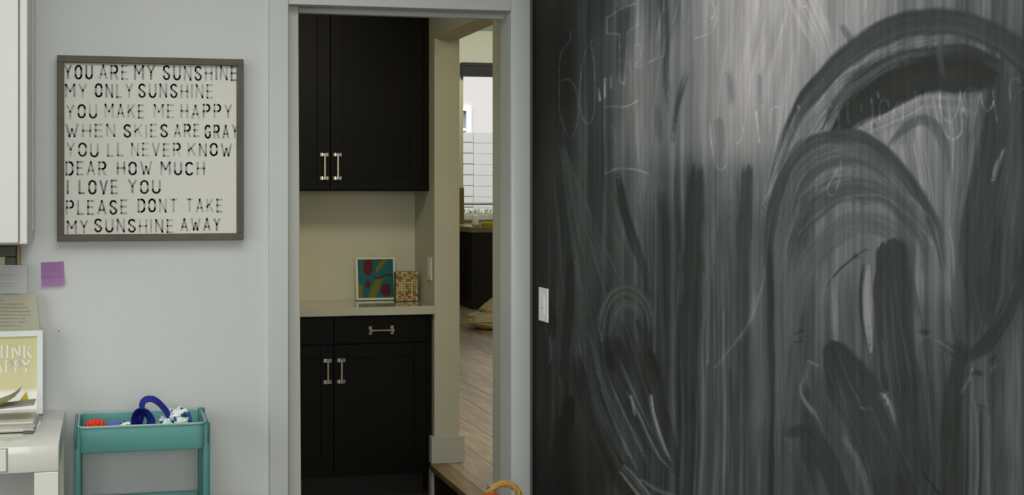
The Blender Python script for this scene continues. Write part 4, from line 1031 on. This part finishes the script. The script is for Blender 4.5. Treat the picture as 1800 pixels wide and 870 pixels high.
# --- yellow framed quote
QY = 4.055; qx1 = X(75.5, QY); qx0 = qx1-.232; qz0 = dzt; qz1 = Z(582, 70, QY)
fq = thing('framed_quote', 'white framed yellow print with white lettering standing on the desk', 'picture', ((qx0+qx1)/2, QY, qz0))
QA = R(3.5); fq_w = .0185
b = BM()
for a in ((qx0, qx1, qz1-fq_w, qz1), (qx0, qx1, qz0, qz0+fq_w), (qx0, qx0+fq_w, qz0+fq_w, qz1-fq_w), (qx1-fq_w, qx1, qz0+fq_w, qz1-fq_w)):
    bx(b, a[0], a[1], QY, QY+.02, a[2], a[3], bev=.0015)
obj('frame', leaned(b, QY+.02, qz0, QA), mat('white_frame', srgb(218, 222, 220), .35, var=.01), fq)
b = BM(); u0, u1, w0, w1 = qx0+fq_w, qx1-fq_w, qz0+fq_w, qz1-fq_w; nx, nz = 30, 60
gv = [[b.verts.new((u0+(u1-u0)*i/nx, QY+.008, w0+(w1-w0)*j/nz)) for i in range(nx+1)] for j in range(nz+1)]
for j in range(nz):
    for i in range(nx): b.faces.new((gv[j][i], gv[j][i+1], gv[j+1][i+1], gv[j+1][i]))
pa = obj('print', leaned(b, QY+.02, qz0, QA), attr_mat('quote_print', .3), fq)
cols = []
for j in range(nz+1):
    for i in range(nx+1):
        v = j/nz; a = max(0, min(1, (v-.215-.02*mnoise.noise(Vector((i*.5, 0, 0))))*14))
        t = max(0, min(1, (v-.25)/.6)); y = [.60+.06*(1-t), .56+.07*(1-t), .27+.09*(1-t)]
        cols += [1*(1-a)*.92+y[0]*a, .92*(1-a)+y[1]*a, .88*(1-a)+y[2]*a, 1]
at = pa.data.attributes.new('tint', 'FLOAT_COLOR', 'POINT'); at.data.foreach_set('color', cols)
b = BM()
hwf = lambda d: .0029 if abs(d.y) > .75 else (.0025 if d.x*d.y < 0 else .0014)
def put(ch, a0, a1, yt, yb):
    for poly in G[ch]:
        stroke(b, [(X(a0+(a1-a0)*gx, QY), Z(yb-(yb-yt)*gy, a0, QY)) for gx, gy in poly], .002, QY+.0065, hwf=hwf)
for c, a0, a1 in (('T', -46, -34), ('H', -29, -14.5), ('I', -1, -1), ('I', 12.5, 12.5), ('N', 21.5, 34), ('K', 42, 55)):
    if c == 'I' and a0 < 0: continue
    put(c, a0, a1, 609.5, 630)
for c, a0, a1 in (('H', -44, -31), ('A', -24, -10), ('P', 10, 17)): pass
b.free(); b = BM()
for c, a0, a1 in (('T', -32, -19), ('H', -12, 2.5), ('I', 8, 16), ('N', 21.5, 34), ('K', 42, 54)): put(c, a0, a1, 609.5, 630)
for c, a0, a1 in (('H', -31, -18), ('A', -12, 2), ('P', 10.5, 20), ('P', 27, 36), ('Y', 39.5, 51)): put(c, a0, a1, 635.5, 655.5)
bx(b, X(55.5, QY), X(58, QY), QY+.006, QY+.0065, Z(655.5, 56, QY), Z(653, 56, QY))
obj('lettering', leaned(b, QY+.02, qz0, QA), mat('white_print_ink', srgb(228, 230, 220), .4), fq)
obj('foot', box(qx1-.012, qx1+.001, QY-.004, QY+.0, qz0, qz0+.005), mat('brown_foot', srgb(120, 100, 74), .6), fq)

# --- papers, magazine and clip on the desk
z = dzt
nb = thing('notebook', 'thin grey and white notebook lying under the open magazine', 'notebook', (X(20, 3.83), 3.85, z))
xb = X(60.5, 3.76)
obj('cover', box(xb-.27, xb, 3.765, 3.97, z+.004, z+.0075, bev=.001), mat('taupe_card', srgb(168, 162, 148), .7), nb)
obj('pages', box(xb-.268, xb-.003, 3.767, 3.968, z+.0075, z+.017), mat('page_edges', srgb(206, 204, 192), .8, var=.05, scale=400, stretch=(1, 1, 8)), nb)
obj('cover', box(xb-.27, xb+.002, 3.763, 3.97, z+.017, z+.0195, bev=.001), mat('grey_card', srgb(188, 186, 176), .6), nb)
obj('ribbon', tube(BM(), [(xb+.001, 3.79, z+.019), (xb+.006, 3.80, z+.030), (xb+.004, 3.83, z+.034), (xb+.004, 3.86, z+.012)], .0022, 6, squash=(.004, .001)), mat('blue_ribbon', srgb(120, 150, 178), .6), nb)
bc2 = thing('binder_clip', 'small dark clip holding the front edge of the notebook', 'clip', (X(48, 3.755), 3.755, z))
obj('clip_body', box(X(40, 3.755), X(58, 3.755), 3.750, 3.762, z+.0005, z+.0085, bev=.002), mat('dark_clip', srgb(74, 76, 66), .4), bc2)
mg = thing('open_magazine', 'open magazine with curling pale pages on the notebook', 'magazine', (X(20, 3.85), 3.86, z+.0195))
b = BM(); bx(b, xb-.30, xb-.004, 3.80, 3.965, z+.0196, z+.026, bev=.002)
obj('page_block', b, mat('magazine_pages', srgb(204, 200, 182), .6, var=.06), mg)
def curl(px0, py0, px1, py1, y0, y1, m, lift):
    """page leaf rising in a curve from the block"""
    b = BM(); n1 = 14; rows = []
    xa, za = X(px0, y0), Z(py0, px0, y0); xe_, ze = X(px1, y1), Z(py1, px1, y1)
    for i in range(n1+1):
        t = i/n1; x = xa+(xe_-xa)*t; zz_ = za+(ze-za)*(t**lift); rows.append((x, zz_))
    vs = [[b.verts.new((x, y, zz_)) for y in (y0, y0+.03, y0+.08, y0+.12)] for x, zz_ in rows]
    for A, B_ in zip(vs, vs[1:]):
        for k in range(3): b.faces.new((A[k], A[k+1], B_[k+1], B_[k]))
    bmesh.ops.solidify(b, geom=b.faces[:], thickness=.0012)
    return obj('leaf', b, m, mg, smooth=True)
curl(-30, 719, 34, 689, 3.84, 3.84, mat('page_grey', srgb(170, 172, 150), .6, var=.12), 2.2)
curl(-40, 717, 27, 697, 3.86, 3.86, mat('page_sage', srgb(196, 194, 132), .6, var=.1), 2.0)
curl(-30, 722, 60, 712, 3.82, 3.82, mat('page_white', srgb(200, 198, 186), .6, var=.04), 1.3)
b = BM(); yv = 3.975
tri = [(27, 714), (50, 714), (50, 703), (46.5, 688)]
A_ = [b.verts.new(P(*p, yv)) for p in tri]; B_ = [b.verts.new(P(*p, yv)[:1]+(yv+.0012,)+P(*p, yv)[2:]) for p in tri]
b.faces.new(A_); b.faces.new(list(reversed(B_)))
for k in range(4): b.faces.new((A_[k], B_[k], B_[(k+1) % 4], A_[(k+1) % 4]))
tag(obj('yellow_card', b, mat('yellow_card', srgb(214, 196, 30), .6)), 'bright yellow pointed card standing between magazine and framed quote', 'card')

# --- teal trolley
TY0, TY1 = 3.857, 4.102
tx0, tx1 = X(137.5, TY0), X(362.5, TY0)
rim = Z(747.3, 250, TY0)
tro = thing('utility_cart', 'teal metal three tier cart beside the desk', 'cart', ((tx0+tx1)/2, (TY0+TY1)/2, 0))
def tray(zt_, dp):
    b = BM(); t = .0016; rl = .0045
    o = lambda d, z_: (rrect(tx0+d, tx1-d, TY0+d, TY1-d, max(.026-d, .004)), z_)
    shell(b, [o(.004, zt_-dp), o(.0, zt_-dp+.006), o(0, zt_-.006), o(-.0035, zt_-.004), o(-.0035, zt_-.001), o(-.001, zt_), o(.0025, zt_-.001), o(.003, zt_-.006), o(.003, zt_-dp+.006), o(.008, zt_-dp+.003)])
    return b
for k, (zt_, dp) in enumerate(((rim, .078), (.508, .075), (.24, .075))):
    obj('tray', tray(zt_, dp), TEAL, tro, smooth=True)
obj('rim_trim', tube(BM(), [(x, y, rim+.0005) for x, y in rrect(tx0-.001, tx1+.001, TY0-.001, TY1+.001, .026)], .0022, 6, closed=True, up=Vector((0, 0, 1))), mat('worn_pale_rim', srgb(176, 190, 180), .4), tro, smooth=True)
zt2 = Z(715.5, 355, TY1-.01)
for nm, xq, s in (('end_frame', tx0, -1), ('end_frame', tx1, 1)):
    b = BM()
    for yq in (TY0+.012, TY1-.028):
        x0_ = xq-.0135 if s < 0 else xq-.009
        bx(b, x0_+(.002 if s < 0 else 0), x0_+.0215, yq, yq+.014, .055, rim-.002 if (s < 0 or yq < 3.9) else zt2, bev=.003, seg=2)
    bx(b, (xq-.0125 if s < 0 else xq+.0035), (xq-.0035 if s < 0 else xq+.0085), TY0+.006, TY1-.01, rim-.062, rim+.001, bev=.003, seg=2)
    bx(b, xq-.006, xq+.006, TY0+.02, TY1-.02, .055, .075, bev=.002)
    obj(nm, b, mat('teal_frame', srgb(52, 118, 114), .4, var=.04), tro, smooth=True)
for xq in (tx0+.012, tx1-.012):
    for yq in (TY0+.02, TY1-.022):
        b = BM(); tube(b, [(xq-.008, yq, .024), (xq+.008, yq, .024)], .024, 20)
        wh = obj('caster', b, mat('black_rubber', srgb(28, 28, 28), .6), tro, smooth=True)
        obj('fork', (lambda b: (bx(b, xq-.012, xq-.009, yq-.01, yq+.01, .02, .055), bx(b, xq+.009, xq+.012, yq-.01, yq+.01, .02, .055), bx(b, xq-.012, xq+.012, yq-.01, yq+.01, .05, .058), b)[-1])(BM()), NICKEL, wh)
tf = rim-.078+.004       # tray floor
# spiky red ball
b = BM(); rb = .0365; bcx, bcy = X(168, 3.97), 3.965
bmesh.ops.create_icosphere(b, subdivisions=6, radius=rb)
sp = []
for k in range(110):
    a = math.acos(1-2*(k+.5)/110); ph = math.pi*(1+5**.5)*k; sp.append(Vector((math.sin(a)*math.cos(ph), math.sin(a)*math.sin(ph), math.cos(a))))
for v in b.verts:
    d = v.co.normalized(); m = max(d.dot(s_) for s_ in sp); v.co = d*(rb+.0062*max(0, (m-.982)/.018)**1.1-.003)
bmesh.ops.translate(b, verts=b.verts, vec=(bcx, bcy, tf+rb+.004))
tag(obj('spiky_ball', b, mat('red_rubber', srgb(232, 50, 22), .4, var=.08), smooth=True), 'red spiky rubber ball in the cart tray', 'ball')
def ball(nm, px, y, r, m, lab, zadd=0):
    b = BM(); bmesh.ops.create_icosphere(b, subdivisions=3, radius=r); bmesh.ops.translate(b, verts=b.verts, vec=(X(px, y), y, tf+r+zadd+.001))
    for v in b.verts: v.co.z += .0006*math.sin(v.co.x*900)
    return tag(obj(nm, b, m, smooth=True), lab, 'ball')
ball('soft_ball', 200, 3.99, .034, mat('periwinkle_rubber', srgb(84, 112, 196), .4, var=.15, scale=60), 'periwinkle blue ball between the red ball and the patterned cloth')
# white, mint and navy patterned cloth
def patch_mat(name, cols, scale):
    m = bpy.data.materials.new(name); m.use_nodes = True; t = m.node_tree; bs = t.nodes['Principled BSDF']; bs.inputs['Roughness'].default_value = .85
    tc = t.nodes.new('ShaderNodeTexCoord'); vo = t.nodes.new('ShaderNodeTexVoronoi'); vo.distance = 'CHEBYCHEV'; vo.inputs['Scale'].default_value = scale; vo.inputs['Randomness'].default_value = .55
    t.links.new(tc.outputs['Object'], vo.inputs['Vector']); sx = t.nodes.new('ShaderNodeSeparateColor'); t.links.new(vo.outputs['Color'], sx.inputs[0])
    cr = t.nodes.new('ShaderNodeValToRGB'); cr.color_ramp.interpolation = 'CONSTANT'
    while len(cr.color_ramp.elements) < len(cols): cr.color_ramp.elements.new(.5)
    for e, (p, c) in zip(cr.color_ramp.elements, cols): e.position = p; e.color = c
    t.links.new(sx.outputs[0], cr.inputs[0]); t.links.new(cr.outputs[0], bs.inputs['Base Color'])
    return m
PAT = patch_mat('patchwork_cotton', [(0, srgb(222, 240, 232)), (.30, srgb(206, 232, 220)), (.50, srgb(232, 240, 240)), (.70, srgb(150, 176, 196)), (.80, srgb(46, 78, 118)), (.90, srgb(30, 56, 92))], 95)
b = lump(X(222, 3.93), 3.925, tf+.037, .027, .03, .036, 5, p=3, fold=.10)
tag(obj('folded_cloth', b, PAT, smooth=True), 'small white cloth with navy specks beside the blue ball', 'cloth')
pc = thing('patterned_pouch', 'white and navy patterned pouch with a long blue strap lying in the cart tray', 'pouch', (X(305, 3.95), 3.95, tf))
b = lump(X(317, 3.95), 3.965, tf+.053, .034, .045, .050, 8, p=3.4, fold=.09, tilt=R(-8)); obj('pouch_body', b, PAT, pc, smooth=True)
b = lump(X(291, 3.95), 3.945, tf+.043, .027, .04, .040, 4, p=3, fold=.10); obj('pouch_flap', b, PAT, pc, smooth=True)
NAVY = mat('cobalt_webbing', srgb(16, 30, 132), .7, var=.12, scale=90)
def ribbon(pxs, y, wdt, m, par, nm):
    P3 = []
    pp = spline([p[:2] for p in pxs], 8); ys = np.interp(np.linspace(0, len(pxs)-1, len(pp)), range(len(pxs)), [p[2] for p in pxs])
    b = BM(); prev = None; th = .0014
    pts = [Vector(P(a_, c_, y+dy)) for (a_, c_), dy in zip(pp, ys)]
    for i, p in enumerate(pts):
        d = (pts[min(i+1, len(pts)-1)]-pts[max(i-1, 0)]).normalized()
        inpl = Vector((d.z, 0, -d.x)).normalized(); wv = (Vector((0, .86, 0))+inpl*.5).normalized()*wdt/2; nv = d.cross(wv).normalized()*th
        ring = [b.verts.new(p+wv+nv), b.verts.new(p-wv+nv), b.verts.new(p-wv-nv), b.verts.new(p+wv-nv)]
        if prev:
            for k in range(4): b.faces.new((prev[k], prev[(k+1) % 4], ring[(k+1) % 4], ring[k]))
        else: b.faces.new(ring)
        prev = ring
    b.faces.new(prev)
    return obj(nm, b, m, par, smooth=True)
ribbon([(298, 735, .0), (293, 724, 0), (286, 715, 0), (278, 707, 0), (268, 701.5, 0), (257, 702, 0), (250.5, 708, 0), (249.5, 718, 0), (250, 727, .0), (247, 738, .01), (243, 752, .02)], 3.935, .028, NAVY, pc, 'strap')
ribbon([(240, 752, .0), (237, 735, 0), (243, 723, 0), (254, 723, 0), (262, 731, 0), (266, 742, 0), (262, 756, .0)], 3.925, .044, NAVY, pc, 'strap')
ribbon([(330, 724, 0), (333, 735, 0), (335, 748, 0)], 3.93, .02, mat('blue_piping', srgb(34, 92, 150), .7), pc, 'piping')

# --- rope handled basket near the doorway
KY = 3.90; kx_ = X(887.5, KY); kp = PPM(887, KY)
bk = thing('rope_basket', 'woven basket with a looped rope handle in front of the door casing', 'basket', (kx_, KY-.02, 0))
ROPE = mat('jute_rope', srgb(190, 150, 76), .8, bump=.6, scale=180, var=.25)
zk = .40; cr_ = .135; ccx, ccy = kx_-.02, KY-.135
b = BM()
for k in range(25):
    zz = .012+k*.018; r0 = .115+.02*k/24
    tube(b, [(ccx+r0*math.cos(a), ccy+r0*math.sin(a), zz) for a in [2*math.pi*i/28 for i in range(28)]], .0098, 6, closed=True, up=Vector((0, 0, 1)))
obj('basket_wall', b, ROPE, bk, smooth=True)
obj('basket_bottom', lathe(BM(), [(.118, .003), (.118, .014)], ccx, ccy, 28), ROPE, bk)
def rope(pts, rad, nm):
    N = len(pts); b = BM()
    for s in range(3):
        q = []
        for i, p in enumerate(pts):
            p = Vector(p); d = (Vector(pts[min(i+1, N-1)])-Vector(pts[max(i-1, 0)])).normalized(); u = Vector((0, 1, 0)); w_ = d.cross(u).normalized()
            a = i*.42+s*2*math.pi/3; q.append(p+u*math.cos(a)*rad*.5+w_*math.sin(a)*rad*.5)
        tube(b, q, rad*.62, 7)
    return obj(nm, b, ROPE, bk, smooth=True)
def loop(yq, tilt=0):
    zc_ = Z(883, 887, KY); rw, rh = 30/kp, 31.5/kp
    pts = []
    for i in range(60):
        t = i/59
        if t < .2: x = -rw; zz = zc_-(.2-t)/.2*(zc_-.33)
        elif t > .8: x = rw; zz = zc_-(t-.8)/.2*(zc_-.33)
        else:
            a = math.pi*(1-(t-.2)/.6); x = rw*math.cos(a); zz = zc_+rh*math.sin(a)
        pts.append((kx_+x, yq, zz))
    return pts
rope(loop(KY+.012), .0105, 'handle')
b = BM(); rr2 = 7.0
bmesh.ops.create_icosphere(b, subdivisions=3, radius=.05)
ox, oy = X(861, 3.80), 3.79; oz = Z(866, 861, 3.79)-.05
bmesh.ops.translate(b, verts=b.verts, vec=(ox, oy, oz))
tag(obj('orange_ball', b, mat('orange_rubber', srgb(206, 92, 22), .5), smooth=True), 'orange ball poking out of the rope handled basket', 'ball')

# --- light switch on the chalked wall
yA = XR/math.tan(YAW+math.atan((949.6-PX)/F)); yB = XR/math.tan(YAW+math.atan((965-PX)/F))
cyy = (yA+yB)/2; zs0 = CAMZ-(565-PY)/(F/(XR*math.sin(YAW)+cyy*math.cos(YAW))); zs1 = CAMZ-(506-PY)/(F/(XR*math.sin(YAW)+cyy*math.cos(YAW)))
sw = thing('light_switch', 'white rocker light switch plate on the chalkboard wall beside the casing', 'light switch', (XR, cyy, zs0))
obj('plate', box(XR-.006, XR-.0003, min(yA, yB), max(yA, yB), zs0, zs1, bev=.0018, seg=2), PLATE, sw)
obj('rocker', box(XR-.0085, XR-.006, cyy-.017, cyy+.017, zs0+.024, zs1-.024, bev=.001), PLATE, sw)
tag(obj('screw', box(XR-.0092, XR-.0085, cyy-.004, cyy+.002, (zs0+zs1)/2-.012, (zs0+zs1)/2-.008), mat('grey_dot', srgb(110, 110, 108), .5), sw), 'small grey dot')
